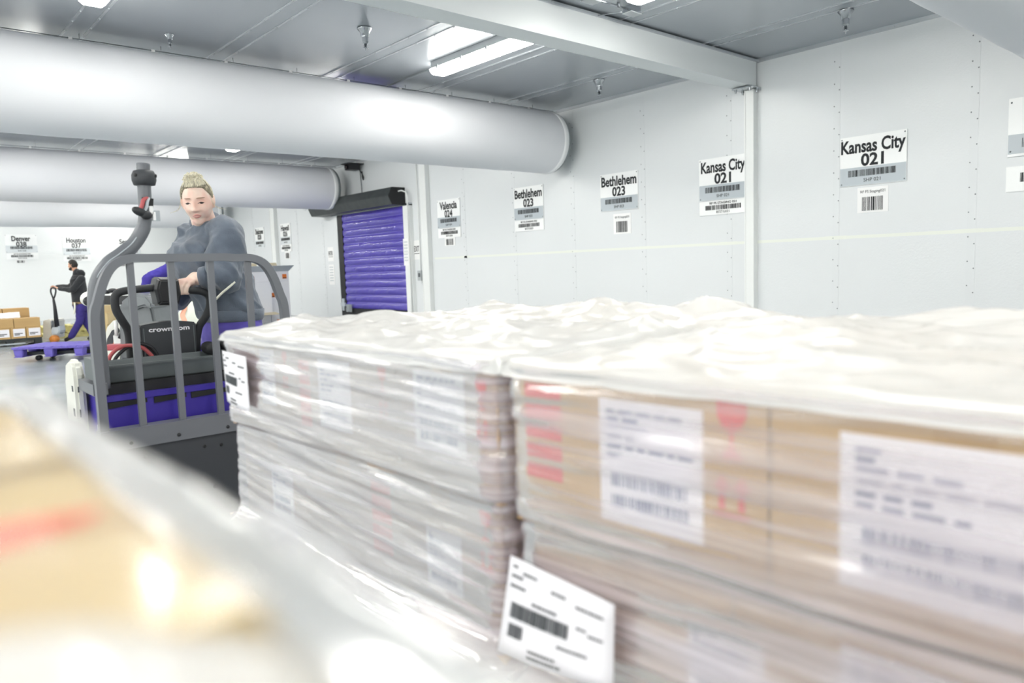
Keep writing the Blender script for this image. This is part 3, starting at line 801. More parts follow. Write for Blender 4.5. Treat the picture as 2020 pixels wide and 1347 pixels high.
slab('arm_label', [(229, 570), (258, 569), (258, 573), (229, 574)], DM+.12, .05, M['salmon'], E, .002)
slab('drive_cover', [(200, 690), (203, 668), (210, 645), (224, 630), (240, 628), (244, 640), (240, 690), (240, 780), (200, 780)], DM+.3, .5, M['cream'], E, .02)
slab('fender_opening', [(207, 690), (211, 668), (220, 652), (232, 646), (236, 652), (226, 668), (220, 690)], DM+.29, .05, M['skirt'], E, .005)
pb = atd(226, 660, DM+.2)
MB().tube([atd(228, 632, DM+.2), atd(230, 662, DM+.2)], .02, 10).build('lift_ram', M['white'], E)
slab('lift_block', [(222, 660), (244, 658), (246, 684), (224, 686)], DM+.22, .2, M['white'], E)
MB().tube([atd(244, 648, DM+.15), atd(238, 668, DM+.15)], .03, 10).build('link', M['black'], E)
slab('fork', [(196, 682), (300, 678), (300, 690), (196, 692)], DM-.1, .2, M['redpaint'], E, .01)
def wheel(D, px, py, r, w_, m, parent):
    c = atd(px, py, D); c.z = max(r, c.z if c.z > .3 else r)
    MB().lathe([(0, -w_), (r*.85, -w_), (r, -w_*.6), (r, w_*.6), (r*.85, w_), (0, w_)], Matrix.Translation(c) @ Matrix.Rotation(YAW*-1, 4, 'Z') @ Matrix.Rotation(R(90), 4, 'X'), 24).build('wheel', m, parent)
    return c
slab('mast_base', [(236, 700), (312, 700), (318, 788), (236, 788)], DM, .5, M['skirt'], E, .03)
wheel(DM+.35, 226, 688, .10, .05, M['wheelo'], E)
wheel(DM+.3, 222, 780, .09, .06, M['rubber'], E)
wheel(DM+.3, 290, 780, .09, .06, M['rubber'], E)

# purple plastic pallet riding on a hand jack
zt = .26
ctr = atz(112, 680, zt)
PR = empty('plastic_pallet', (ctr.x+.12, ctr.y+.1, 0), R(-40), 'purple plastic pallet raised off the floor, in front of the man', 'pallet')
b = MB().box((-.62, -.48, .225), (.62, .48, .245))
for i in range(9): b.box((-.62+i*.1425, -.48, .245), (-.52+i*.1425, .48, .262))
b.build('deck', M['pallet'], PR, local=True, bevel=.006)
for x in (-.52, 0, .52):
    for y in (-.40, 0, .40):
        MB().loft([[Vector((x+sx*k*.085, y+sy*k*.07, z)) for sx, sy in ((-1,-1),(1,-1),(1,1),(-1,1))] for k, z in ((.85, .10), (1, .225))], smooth=False).build('block', M['pallet'], PR, local=True, bevel=.01)
for x in (-.52, 0, .52): MB().box((x-.07, -.48, .085), (x+.07, .48, .10)).build('runner', M['pallet'], PR, local=True, bevel=.003)
JB = empty('hand_jack', (PR.location.x, PR.location.y, 0), R(-40), 'low pallet jack whose black wheels show under the purple pallet', 'pallet jack')
for y in (-.2, .2):
    f_ = MB().box((-.55, y-.06, .105), (.9, y+.06, .16)).build('fork', M['skirt'], JB, local=True, bevel=.01)
    MB().lathe([(0, -.04), (.045, -.04), (.045, .04), (0, .04)], Matrix.Translation((-.33, y, .046)) @ Matrix.Rotation(R(90), 4, 'X'), 20).build('roller', M['black'], f_, local=True)
MB().box((.75, -.26, .05), (1.0, .26, .40)).build('jack_body', M['cream'], JB, local=True, bevel=.02)
MB().lathe([(0, -.09), (.09, -.09), (.1, -.06), (.1, .06), (.09, .09), (0, .09)], Matrix.Translation((.98, 0, .1)) @ Matrix.Rotation(R(90), 4, 'X'), 24).build('steer_wheel', M['wheelo'], JB, local=True)

# hand pallet truck pushed by the man
DH = 16.9
hb = atd(112, 672, DH); hb.z = 0
J = empty('hand_pallet_truck', tuple(hb), 0, 'pale grey hand pallet truck with black loop handle, pushed by the man', 'pallet jack')
slab('frame_plate', [(84, 632), (98, 629), (103, 632), (103, 668), (84, 669)], DH+.1, .5, M['cream'], J, .02)
slab('pump_body', [(100, 646), (116, 643), (118, 654), (114, 660), (101, 660)], DH, .25, M['band'], J, .02)
MB().tube([atd(103, 633, DH+.05), atd(103.5, 650, DH+.05)], .03, 10).build('ram', M['cable'], J)
MB().tube([atd(112.5, 645, DH+.05), atd(108, 605, DH+.05), atd(105.5, 590, DH+.05)], [.055, .035, .025], 10).build('tiller', M['black'], J)
lpz = [(105.5, 590), (103, 584), (100, 575), (101, 569), (105, 567.5), (109, 569), (110, 575), (108, 584), (105.5, 590)]
MB().tube(arc([atd(x, y, DH+.05) for x, y in lpz], 4), .018, 8).build('loop_handle', M['black'], J)
wheel(DH, 108, 672, .085, .08, M['wheelo'], J)
A0 = atz(84, 678, 0)
for v_ in (.285, .715):
    MB().box((A0.x-1.0, A0.y+v_-.07, .03), (A0.x+.35, A0.y+v_+.07, .095)).build('fork', M['cream'], J, bevel=.01)

# cartons on a dark pallet at the left edge
A0 = atz(84, 678, 0)
ax = Vector((-1, -.08, 0)).normalized(); ay = Vector((.08, -1, 0)).normalized()
rz = math.atan2(-.08*-1, 1)
def K(u, v, z): return Vector((A0.x, A0.y, 0)) - Vector((u, 0, 0)) + Vector((0, v, z))
DP = empty('dark_pallet', K(.6, .5, 0), 0, 'dark plastic pallet under the labelled cartons at the left edge', 'pallet')
b = MB()
for u in (.07, .6, 1.13):
    for v in (.07, .5, .93): b.box(K(u-.07, v-.07, 0), K(u+.07, v+.07, .11))
b.build('blocks', M['palletd'], DP, bevel=.006)
MB().box(K(0, 0, .11), K(1.2, 1.0, .16)).build('deck', M['palletd'], DP, bevel=.006)
MB().box(K(.32, -.002, .03), K(.88, .01, .06)).build('runner', M['band'], DP)
def small_carton(u0, u1, v0, v1, z0, z1, label, lab=None, m='kraft'):
    o = empty('carton', K((u0+u1)/2, (v0+v1)/2, z0), 0, label, 'carton', 'cartons on the dark pallet')
    MB().box(K(u0+.004, v0, z0), K(u1-.004, v1, z1-.003)).build('body', M[m], o, bevel=.005)
    if lab:
        q = MB().box(K(lab[0], v0-.003, lab[2]), K(lab[1], v0, lab[3])).build('shipping_label', M['label'], o)
        b = MB(); w_ = lab[1]-lab[0]; h = lab[3]-lab[2]
        for zz, k in ((.35, .7), (.18, .45)): b.box(K(lab[1]-.1*w_, v0-.005, lab[2]+h*zz), K(lab[1]-(.1+k)*w_, v0-.003, lab[2]+h*(zz+.1)))
        b.build('lettering', M['ink'], q)
    return o
nm = ('rightmost', 'second from the right', 'third from the right', 'cut by the left frame edge')
for i in range(4):
    small_carton(.29*i, .29*i+.287, 0, .38, .16, .40, 'small labelled brown carton on the dark pallet, '+nm[i], (.29*i+.02, .29*i+.24, .20, .37))
small_carton(0, .50, .01, .4, .40, .60, 'brown carton on the small labelled row, at its right end')
small_carton(.505, 1.1, .01, .4, .40, .60, 'brown carton on the small labelled row, labelled at its left end', (.80, 1.1, .42, .53))
small_carton(.11, .62, .55, 1.0, .16, .81, 'taller brown carton at the back of the dark pallet, right one')
small_carton(.63, 1.16, .55, 1.0, .16, .80, 'taller brown carton at the back of the dark pallet, left one')
def heap(u, v):
    p = K(.32+.85*u, .36+.17*v, 0); z = .605+.13*(1-abs(2*v-1))*(.4+.6*(1-u)**.5 if u > .25 else .95)+.02*noise.noise((u*9, v*4, 1))
    return Vector((p.x, p.y, z))
tag(MB().grid(heap, 24, 10).build('plastic_sheet', M['wrap']), 'crumpled white plastic heaped on the labelled cartons at the left', 'plastic wrap')

# tan cartons and flat yellow pallets between truck and far wall
def stack_carton(px0, px1, py0, py1, D, z0, label, group, m='kraftl', depth=.5):
    a = atd(px0, py1, D); c = atd(px1, py1, D); h = (atd(px0, py0, D)-a).length
    o = empty('carton', ((a.x+c.x)/2, (a.y+c.y)/2, z0), 0, label, 'carton', group)
    d = (c-a); d.z = 0; ex = d.normalized(); ey = Vector((-ex.y, ex.x, 0))
    q = [Vector((a.x, a.y, z0)), Vector((c.x, c.y, z0)), Vector((c.x, c.y, z0))+ey*depth, Vector((a.x, a.y, z0))+ey*depth]
    MB().prism(q, (0, 0, h)).build('body', M[m], o, bevel=.008)
    return o, h
D_ = 18.6
z = 0
ht = []
for i, (x0, x1, y0, y1, lb) in enumerate(((200, 213, 640, 662, 'tan carton at the bottom of the small stack beside the guard post'), (201, 214, 618, 640, 'tan carton in the middle of the small stack beside the guard post'), (200, 209, 603, 618, 'small tan carton topping the stack beside the guard post'))):
    o, h = stack_carton(x0, x1, y0, y1, D_, z, lb, 'tan cartons stacked by the far wall'); z += h+.001
Yp = atz(126, 664, 0)
for k, (dx, dy, lb) in enumerate(((0, 0, 'yellowish wooden pallet lying flat behind the man'), (.15, .1, 'yellowish wooden pallet lying on the other one behind the man'))):
    zb = .145*k
    o = empty('wooden_pallet', (Yp.x+dx, Yp.y+dy, zb), R(8-14*k), lb, 'pallet', 'flat wooden pallets behind the man')
    b = MB()
    for i in range(7): b.box((-.6+i*.183, -.5, .115), (-.49+i*.183, .5, .14))
    b.build('deck_boards', M['woody'], o, local=True)
    for y in (-.48, 0, .44): MB().box((-.6, y, 0), (.6, y+.04, .115)).build('stringer', M['woody'], o, local=True)

# white sack behind the console
SD = 6.6
sc_ = atd(402, 640, SD)
def sk_(d): return 1+.05*noise.noise(d*2.2)+.02*noise.noise(d*6)
SP = empty('wooden_pallet', (sc_.x, sc_.y, 0), R(12), 'wooden pallet under the bulging white sack', 'pallet')
b = MB()
for i in range(7): b.box((-.3+i*.085, -.3, .115), (-.24+i*.085, .3, .14))
b.build('deck_boards', M['wood'], SP, local=True)
for y in (-.3, -.02, .26): MB().box((-.3, y, 0), (.27, y+.04, .115)).build('stringer', M['wood'], SP, local=True)
S = empty('bulk_sack', (sc_.x, sc_.y, .14), 0, 'bulging white woven sack with salmon print behind the control handle', 'sack')
hS = atd(383, 588, SD).z-.14
def sackf(u, v):
    a = 2*math.pi*u; z = v*hS; k = .25*(1-.2*abs(2*v-1)**3)*max(.02, 1-max(0, (v-.62)/.38)**3.2)**.5
    k *= 1+.13*noise.noise((math.cos(a)*1.5, math.sin(a)*1.5, v*3))+.05*(1-2*abs(noise.noise((math.cos(a)*2.6, math.sin(a)*2.6, v*5))))
    return Vector((sc_.x+k*math.cos(a), sc_.y+k*math.sin(a), .14+z))
MB().grid(sackf, 64, 60, closed_u=True).build('sack_body', M['sack'], S)
def on_sack(px, py):
    p = atd(px, py, SD); d = (CAM-p); d.z = 0; d.normalize()
    v = (p.z-.14)/hS; lat = Vector((p.x-sc_.x, p.y-sc_.y, 0)); ex = Vector((d.y, -d.x, 0)); s = max(-.3, min(.3, lat.dot(ex)))
    r = .262*(1-.2*abs(2*v-1)**3)*max(.1, 1-max(0, (v-.62)/.38)**3.2)**.5; n_ = math.sqrt(max(.01, r*r-s*s))
    return Vector((sc_.x, sc_.y, p.z))+ex*s+d*(n_+.012)
b = MB()
b.grid(lambda a, c: on_sack(357+10*a+2*math.sin(c*9), 600+38*c-2*a), 8, 16)
b.build('printed_mark', M['salmon'], S)
b = MB().tube([on_sack(386, 588), on_sack(390, 594), on_sack(394, 599)], .013, 8); b.build('sack_tie', M['green'], S)

# white cartons with orange labels stacked near the long wall
def wc(x0, x1, y0, y1, z0, z1, label, labs=(), open_=None):
    o = empty('white_carton', ((x0+x1)/2, (y0+y1)/2, z0), 0, label, 'carton', 'white cartons stacked by the wall')
    MB().box((x0+.004, y0, z0+.002), (x1-.004, y1, z1-.002)).build('body', M['wcart'], o, bevel=.006)
    for lx, lz in labs:
        q = MB().box((lx-.065, y0-.004, lz-.065), (lx+.065, y0, lz+.065)).build('orange_label', M['orange'], o)
        MB().box((lx-.05, y0-.006, lz-.055), (lx+.05, y0-.004, lz-.03)).build('lettering', M['ink'], q)
    if open_:
        MB().prism([(x0, y0, z1), (x1, y0, z1), (x1+open_, y0-.22, z1+.16), (x0-.02, y0-.22, z1+.16)], (0, .008, .004)).build('front_flap', M['band'], o)
        MB().prism([(x0, y1, z1), (x1, y1, z1), (x1-.04, y1+.02, z1+.26), (x0+.08, y1+.02, z1+.26)], (0, .008, 0)).build('back_flap', M['wcarti'], o)
    return o
yA = 20.6
def zx(px, py): p = aty(px, py, yA); return p.x, p.z
xr0, xr1 = zx(533, 580)[0], zx(572, 580)[0]; xl0 = zx(490, 580)[0]
base = .0
wc(xr0, xr1, yA, yA+.7, base, .55, 'bottom white carton of the right column by the wall', [zx(551, 634)])
wc(xr0, xr1, yA, yA+.7, .55, 1.17, 'second white carton of the right column by the wall', [zx(538, 582)])
wc(xr0, xr1, yA, yA+.7, 1.17, 1.45, 'top open white carton of the right column by the wall', [zx(561, 545)], open_=.08)
wc(xl0, xr0-.01, yA, yA+.7, base, .30, 'bottom white carton of the left column by the wall')
o = wc(xl0, xr0-.01, yA-.14, yA+.6, .30, 1.17, 'tall bulging white carton sticking out of the left column by the wall', [(zx(501, 600)[0], zx(501, 600)[1]), ])
wc(xl0, xr0-.01, yA, yA+.7, 1.17, 1.45, 'top open white carton of the left column by the wall', [zx(497, 550)], open_=-.02)
MB().prism([(xl0, yA-.16, .292), (xr0+.05, yA-.16, .292), (xr0+.1, yA-.40, .24), (xl0, yA-.40, .24)], (0, 0, .012)).build('loose_flap', M['wcarti'], o)

# ------------------------------------------------------------------ people
def remesh(mb, name, m, parent, voxel, smooth=3, fold=None, factor=.5, local=False):
    """one continuous surface from overlapping closed shapes"""
    o = mb.build(name, m, parent, local=local)
    r = o.modifiers.new('r', 'REMESH'); r.mode = 'VOXEL'; r.voxel_size = voxel; r.use_smooth_shade = True
    if smooth:
        s = o.modifiers.new('s', 'SMOOTH'); s.iterations = smooth; s.factor = factor
    dg = bpy.context.evaluated_depsgraph_get(); dg.update()
    me = bpy.data.meshes.new_from_object(o.evaluated_get(dg)); old = o.data
    o.modifiers.clear(); o.data = me; me.name = name; bpy.data.meshes.remove(old)
    if not me.materials: me.materials.append(m)
    if fold:
        Mw = wm(o); ns = [v.normal.copy() for v in me.vertices]
        for v, n_ in zip(me.vertices, ns): v.co += n_*fold(Mw @ v.co)
        me.update()
    for p in me.polygons: p.use_smooth = True
    return o
def ridge(p): return 1-2*abs(noise.noise(p))
def basis(fwd, up=Vector((0, 0, 1))):
    """local frame: face looks to -y, +x is the person's left"""
    y = -Vector(fwd).normalized(); x = y.cross(up).normalized(); z = x.cross(y)
    return Matrix(((x.x, y.x, z.x), (x.y, y.y, z.y), (x.z, y.z, z.z)))
def gs(x, z, x0, z0, sx, sz): return math.exp(-((x-x0)/sx)**2-((z-z0)/sz)**2)
HA, HB, HC = .071, .092, .112
def face_feat(x, z, full=1.0):
    f = 0
    f += .009*gs(x, z, 0, .002, .009, .026)+.019*gs(x, z, 0, -.024, .0125, .012)
    for s in (-1, 1):
        f += .008*gs(x, z, s*.013, -.027, .008, .007)
        f -= .010*gs(x, z, s*.030, .012, .015, .012)
        f += .0055*gs(x, z, s*.031, .010, .012, .007)
        f += .005*gs(x, z, s*.030, .031, .020, .007)
        f += .007*full*gs(x, z, s*.042, -.028, .022, .024)
    f += .007*gs(x, z, 0, -.0515, .017, .0055)+.0075*gs(x, z, 0, -.0645, .015, .006)-.005*gs(x, z, 0, -.058, .018, .0028)
    f += .010*gs(x, z, 0, -.090, .018, .013)-.003*gs(x, z, 0, -.075, .016, .005)
    return f
def head_pt(d, full=1.0, k=0.0):
    """d: unit direction; k: extra offset"""
    x, y, z = d.x*HA, d.y*HB, d.z*HC
    if d.z < 0:
        t = -d.z
        x *= 1-(.30-.10*min(full, 1.7))*t**2.2
        if d.y > 0: y *= 1-.40*t
        else: y *= 1+.04*t
    if d.z > 0 and d.y < 0: y *= 1-.05*d.z
    if d.y < 0:
        fr = min(1, -d.y*2.2)
        y -= face_feat(x, z, full)*fr
    return Vector((x*(1+k/HA), y*(1+k/HB), z*(1+k/HC)))
def add_head(mb, T4, full=1.0, ears=True):
    u, v = 96, 84; rings = []
    for j in range(v+1):
        th = math.pi*j/v
        rings.append([mb.bm.verts.new(T4 @ head_pt(Vector((math.sin(th)*math.cos(2*math.pi*i/u), math.sin(th)*math.sin(2*math.pi*i/u), math.cos(th))), full)) for i in range(1 if j in (0, v) else u)])
    for A, B in zip(rings, rings[1:]):
        for i in range(u):
            q = []
            for w_ in (A[i % len(A)], B[i % len(B)], B[(i+1) % len(B)], A[(i+1) % len(A)]):
                if w_ not in q: q.append(w_)
            if len(q) > 2: mb.bm.faces.new(q)
    if ears:
        M3 = T4.to_3x3()
        for s in (-1, 1):
            mb.ell(T4 @ Vector((s*.075, .012, -.005)), (.008, .018, .031), M3 @ Euler((R(-12), R(s*8), R(s*22))).to_matrix(), 16, 12)
            mb.ell(T4 @ Vector((s*.073, .006, -.032)), (.007, .009, .010), M3, 12, 8)
def face_y(x, z, full=1.0):
    t = max(0, 1-(x/HA)**2-(z/HC)**2)
    return -HB*math.sqrt(t)-face_feat(x, z, full)
def hair_cap(T4, hairline, k=.010, amp=.004, seed=1, freq=9, full=1.0):
    """shell over the skull, sinking into the head outside the hairline"""
    b = MB(); u, v = 110, 70
    def f(a, c):
        th = math.pi*c; ph = 2*math.pi*a
        d = Vector((math.sin(th)*math.cos(ph), math.sin(th)*math.sin(ph), math.cos(th)))
        h = hairline(d); m = max(0, min(1, (h+.05)/.10)); m = m*m*(3-2*m)
        st = noise.noise((ph*freq, d.z*1.6, seed))*amp+noise.noise((ph*freq*2.3, d.z*3, seed+5))*amp*.6
        return T4 @ head_pt(d, full, -.012*(1-m)+(k+st)*m)
    return b.grid(f, u, v, closed_u=True)
def limb(b, pts, rs, seg=16):
    for (p, q), (a, c) in zip(zip(pts, pts[1:]), zip(rs, rs[1:])): b.cap(p, q, a, c, seg)
def ringpts(c, ax, ay, rx, ry, n=24, p=2.4):
    out = []
    for i in range(n):
        a = 2*math.pi*i/n; cs, sn = math.cos(a), math.sin(a)
        k = (abs(cs)**p+abs(sn)**p)**(-1/p)
        out.append(c+ax*(rx*cs*k)+ay*(ry*sn*k))
    return out
def torso(b, rows, ax, ay):
    b.loft([ringpts(Vector(c)+ay*off, ax, ay, rx, ry) for c, rx, ry, off in rows])
def hand_grip(b, wrist, center, bar, palm_dir, side, k=1.0):
    """closed hand on a bar: bar = unit direction of the bar, palm_dir = from knuckles down onto it"""
    bar = Vector(bar).normalized(); w_ = Vector(center)-Vector(wrist); back = w_.normalized()
    up = -Vector(palm_dir).normalized()
    c = Vector(center)
    kn = []
    for i in range(4):
        o = (i-1.5)*.0195*k
        lift = (.026, .029, .028, .023)[i]*k; ln = (.9, 1.0, .96, .8)[i]
        base = c+bar*o*side+up*lift-back*.004*k
        kn.append(base)
        q1 = base+back*.030*k*ln-up*.010*k; q2 = q1+back*.006*k-up*.027*k*ln; q3 = q2-back*.022*k*ln-up*.010*k
        b.cap(base, q1, .0098*k, .0092*k, 10); b.cap(q1, q2, .0092*k, .0085*k, 10); b.cap(q2, q3, .0085*k, .0072*k, 10)
    wv = Vector(wrist)
    for i in range(4):
        b.cap(wv+(kn[i]-kn[1])*.45+back*.012*k, kn[i], .017*k, .0125*k, 12)
    b.cap(wv-back*.02, wv+back*.02*k, .027*k, .025*k, 14)
    t0 = wv+back*.028*k-bar*side*.024*k; t1 = c-bar*side*.044*k+up*.002-back*.004*k; t2 = t1+back*.022*k-up*.022*k; t3 = t2+back*.010*k-up*.014*k+bar*side*.012*k
    b.cap(t0, t1, .016*k, .0125*k, 10); b.cap(t1, t2, .0125*k, .0105*k, 10); b.cap(t2, t3, .0105*k, .0085*k, 10)

# --- the driver
D0 = 3.74
view = Vector((_f.x, _f.y, 0)).normalized(); rgt = Vector((_r0.x, _r0.y, 0)).normalized(); UP = Vector((0, 0, 1))
bf = (-view*math.cos(R(33))-rgt*math.sin(R(33))).normalized(); bl = UP.cross(bf).normalized()   # body front, body left
def W(px, py, d=D0): return atd(px, py, d)
feet = Vector((W(430, 700).x+.03, W(430, 700).y+.04, .2))
PW = empty('person', feet, math.atan2(bf.x, -bf.y), 'person in a grey sweatshirt and purple jeans driving the truck, blonde hair tied up', 'person')
hips, waist, belly, chest, shld, neck = W(457, 630), W(454, 598), W(434, 556), W(411, 508), W(409, 463), W(405, 439)
hc = W(390.0, 396.5, D0-.10)
hf = (-view*math.cos(R(11))+rgt*math.sin(R(11))); hf = (hf*math.cos(R(18))-UP*math.sin(R(18))).normalized()
hup = UP+rgt*(-.05)
B3 = basis(hf, hup)
HK = .95
T4 = Matrix.Translation(hc) @ B3.to_4x4() @ Matrix.Scale(HK, 4)
shL = shld+bl*.140-UP*.014; shR = shld-bl*.140-UP*.014
elL, wrL, haL = W(446, 541, D0-.26), W(391, 548, D0-.30), W(369, 563, D0-.315)
barR = Vector((1, 0, -.05)).normalized()
haL = Vector((1.128, 3.62, 1.322))
wrL = haL+Vector((.066, .05, .045))
elL = W(446, 541, D0-.20)
elR, wrR, haR = shR+bf*.06-UP*.27-bl*.02, Vector((1.085, 3.80, 1.335)), Vector((1.055, 3.71, 1.325))
b = MB()
add_head(b, T4, 1.5)
nb = neck-UP*.02
b.cap(nb, T4 @ Vector((0, .018, -.06)), .060, .056, 20)
b.cap(T4 @ Vector((0, -.035, -.085)), T4 @ Vector((0, .0, -.10)), .034, .045, 16)
torso(b, [(hips-UP*.12, .13, .10, 0), (hips, .13, .10, 0), (waist, .12, .115, .01), (belly, .135, .12, .02), (chest, .14, .115, .02), (shld-UP*.02, .13, .08, 0), (neck-UP*.03, .07, .06, 0)], bl, bf)
limb(b, [shL, elL, wrL-(wrL-elL)*.55, wrL], [.052, .043, .043, .028])
limb(b, [shR, elR, wrR], [.052, .042, .028])
hand_grip(b, wrL, haL+Vector((0, 0, .006)), barR, Vector((0, .25, -1)), 1, 1.06)
hand_grip(b, wrR, haR+Vector((0, 0, .006)), barR, Vector((0, .25, -1)), -1, .9)
kL, kR = hips+bl*.10+bf*.06-UP*.43, hips-bl*.10+bf*.08-UP*.43
aL, aR = Vector((hips.x, hips.y, .29))+bl*.12+bf*.0, Vector((hips.x, hips.y, .29))-bl*.12+bf*.05
for s, k_, a_ in ((1, kL, aL), (-1, kR, aR)):
    limb(b, [hips+bl*s*.09-UP*.05, k_, a_], [.082, .058, .042])
    b.cap(a_-UP*.045, a_-UP*.05+bf*.12, .040, .034)
remesh(b, 'body', M['skin'], PW, .0042, 2)
# clothing
def fold1(p):
    q = (p-chest); u, v, w_ = q.dot(rgt), q.z, q.dot(view)
    r1 = ridge(Vector((u*5+v*4, v*3-u*2, w_*4+3)))
    r2 = ridge(Vector((u*11+v*8+2, v*5, w_*8)))
    r3 = ridge(Vector((u*3.2+v*6+5, v*1.5-u*3, w_*3)))
    return .026*max(0, r1-.15)+.014*max(0, r2-.2)+.022*max(0, r3-.3)-.013+.003*noise.noise(p*30)
b = MB()
torso(b, [(hips+UP*.022, .160, .128, 0), (hips+UP*.05, .165, .137, 0), (waist+UP*.02, .158, .138, .01), (belly, .168, .155, .02), (chest-UP*.02, .168, .158, .02), (chest+UP*.05, .158, .130, .012), (shld+UP*.005, .135, .090, 0), (shld+UP*.05, .085, .072, 0), (neck-UP*.012, .066, .062, 0)], bl, bf)
limb(b, [shL-UP*.0, shL*.5+elL*.5+UP*.004, elL], [.074, .078, .070])
mid = wrL-(wrL-elL)*.62
limb(b, [elL, elL*.45+mid*.55, mid], [.072, .068, .052])
limb(b, [shR, elR, wrR*.8+elR*.2], [.078, .066, .046])
b.cap(shL+bl*-.03, shL+bl*.01, .078, .072); b.cap(shR+bl*.03, shR-bl*.01, .078, .070)
sw = remesh(b, 'sweatshirt', M['sweat'], PW, .0075, 5, fold1)
def ring_at(c, ax_, r, h, seg=32, tilt=None):
    q = UP.rotation_difference(Vector(ax_).normalized()).to_matrix().to_4x4()
    return [(r-.004, -h), (r+.003, -h), (r+.005, 0), (r+.003, h), (r-.004, h)], Matrix.Translation(c) @ q
d_ = (wrL-elL).normalized()
MB().lathe(*ring_at(mid+d_*.030, d_, .049, .026), 32).build('cuff', M['sweat'], sw)
nd_ = (T4 @ Vector((0, .018, -.06))-nb).normalized()
MB().lathe(*ring_at(neck+UP*.004, nd_, .071, .013), 36).build('collar', M['sweat'], sw)
b = MB(); b.loft([ringpts(hips-UP*.006-bl*.0, bl, bf, .158, .126), ringpts(hips+UP*.008, bl, bf, .166, .134), ringpts(hips+UP*.05, bl, bf, .168, .138)])
b.build('hem_band', M['sweat'], sw)
b = MB()
torso(b, [(hips-UP*.16, .152, .118, 0), (hips-UP*.08, .160, .128, 0), (hips+UP*.05, .152, .122, 0)], bl, bf)
for s, k_, a_ in ((1, kL, aL), (-1, kR, aR)): limb(b, [hips+bl*s*.088-UP*.07, k_, a_+UP*.0], [.098, .074, .060])
jn = remesh(b, 'jeans', M['jean'], PW, .009, 4, lambda p: .006*max(0, ridge(Vector((p.x*6, p.y*6, p.z*16)))-.4)-.002)
for s in (1, -1):
    a_ = aL if s > 0 else aR
    b = MB(); b.cap(a_-UP*.04, a_-UP*.042+bf*.13, .048, .042); b.cap(a_-UP*.03, a_+UP*.04, .052, .054)
    o = remesh(b, 'shoe', M['shoe'], PW, .008, 3)
# face
def strip(pts, rr, name, m, parent):
    return MB().tube([T4 @ Vector(p) for p in pts], rr, 8).build(name, m, parent)
for s in (-1, 1):
    e = T4 @ Vector((s*.031, face_y(s*.031, .006, 1.5)+.0035, .0055))
    MB().ell(e, (.0115, .006, .0042), B3, 16, 10).build('eye', M['eye'], PW)
    strip([(s*(.031+t), face_y(s*(.031+t), .011, 1.5)-.0008, .0105-.9*t*t*60*.1-.0035*abs(t)/.014) for t in (-.015, -.01, -.005, 0, .005, .010, .0155)], [.0006, .0014, .002, .0022, .002, .0017, .0008], 'eyelash', M['eye'], PW)
    strip([(s*(.014+t), face_y(s*(.014+t), .033, 1.5)-.001, .0335-.004*(t/.036)**2) for t in (0, .007, .014, .021, .028, .036)], [.001, .0022, .0024, .0022, .0016, .0008], 'eyebrow', M['brow'], PW)
lp_ = strip([(x, face_y(x, -.0515, 1.5)-.0003, -.0525+.0025*math.cos(x*160)-.0035*(x/.02)**2) for x in (-.022, -.016, -.009, -.003, 0, .003, .009, .016, .022)], [.0006, .002, .0028, .0032, .0027, .0032, .0028, .002, .0006], 'lips', M['lip'], PW)
strip([(x, face_y(x, -.0635, 1.5)-.0003, -.0645+.004*(x/.02)**2) for x in (-.020, -.013, -.006, 0, .006, .013, .020)], [.0006, .0026, .0034, .0036, .0034, .0026, .0006], 'lower_lip', M['lip'], lp_)
strip([(x, face_y(x, -.058, 1.5)-.0012, -.0582) for x in (-.017, -.009, 0, .009, .017)], [.0006, .0018, .0022, .0018, .0006], 'mouth_line', M['mouth'], lp_)
# hair pulled up into a messy knot
def hl_w(d):
    f = -d.y/max(1e-4, math.hypot(d.x, d.y))
    if f > .6: lim = .72-.08*(1-f)/.4
    elif f > .1: lim = .64-(.6-f)/.5*.44
    elif f > -.35: lim = .20-(.1-f)/.45*.50
    else: lim = -.42
    return d.z-lim
hr = hair_cap(T4, hl_w, .007, .004, 3, 9, 1.5).build('hair', M['hairr'], PW)
b = MB(); kc = Vector((-.004, .004, .108))
b.ell(T4 @ kc, (.040, .040, .030), B3, 32, 20, noise_=lambda d: 1+.25*noise.noise(d*3.2)+.16*noise.noise(d*8))
rr_ = random.Random(4)
for i in range(110):
    a = rr_.uniform(0, 2*math.pi); e = rr_.uniform(-.1, 1.2); r0 = .036
    p = kc+Vector((math.cos(a)*math.cos(e)*.038, math.sin(a)*math.cos(e)*.038, math.sin(e)*.028))
    t = Vector((rr_.uniform(-1, 1), rr_.uniform(-1, 1), rr_.uniform(-.3, .9))).normalized()
    n_ = (p-kc).normalized()
    b.tube([T4 @ q for q in arc([p-t*.014-n_*.004, p+n_*.010, p+t*.012+n_*.003, p+t*.018-n_*.010], 3)], [.0008]+[.0019]*7+[.0014, .0008], 6)
for i in range(170):   # strands combed up from the hairline
    a = rr_.uniform(R(-175), R(-5)) if i < 110 else rr_.uniform(0, R(180))
    pts_ = []
    for t in (0, .3, .6, .85, 1):
        th = R(58)*(1-t)+R(8)*t
        if i >= 110: th = R(85)*(1-t)+R(8)*t
        th = th if i >= 110 else min(th, R(45))
        d = Vector((math.sin(th)*math.cos(a), math.sin(th)*math.sin(a), math.cos(th)))
        pts_.append(head_pt(d, 1.5, .009+.005*math.sin(t*3)+rr_.uniform(-.004, .002)))
    b.tube([T4 @ q for q in arc(pts_, 3)], [.0006]+[.0013]*10+[.001, .0006], 6)
b.build('hair_knot', M['hairb'], hr)
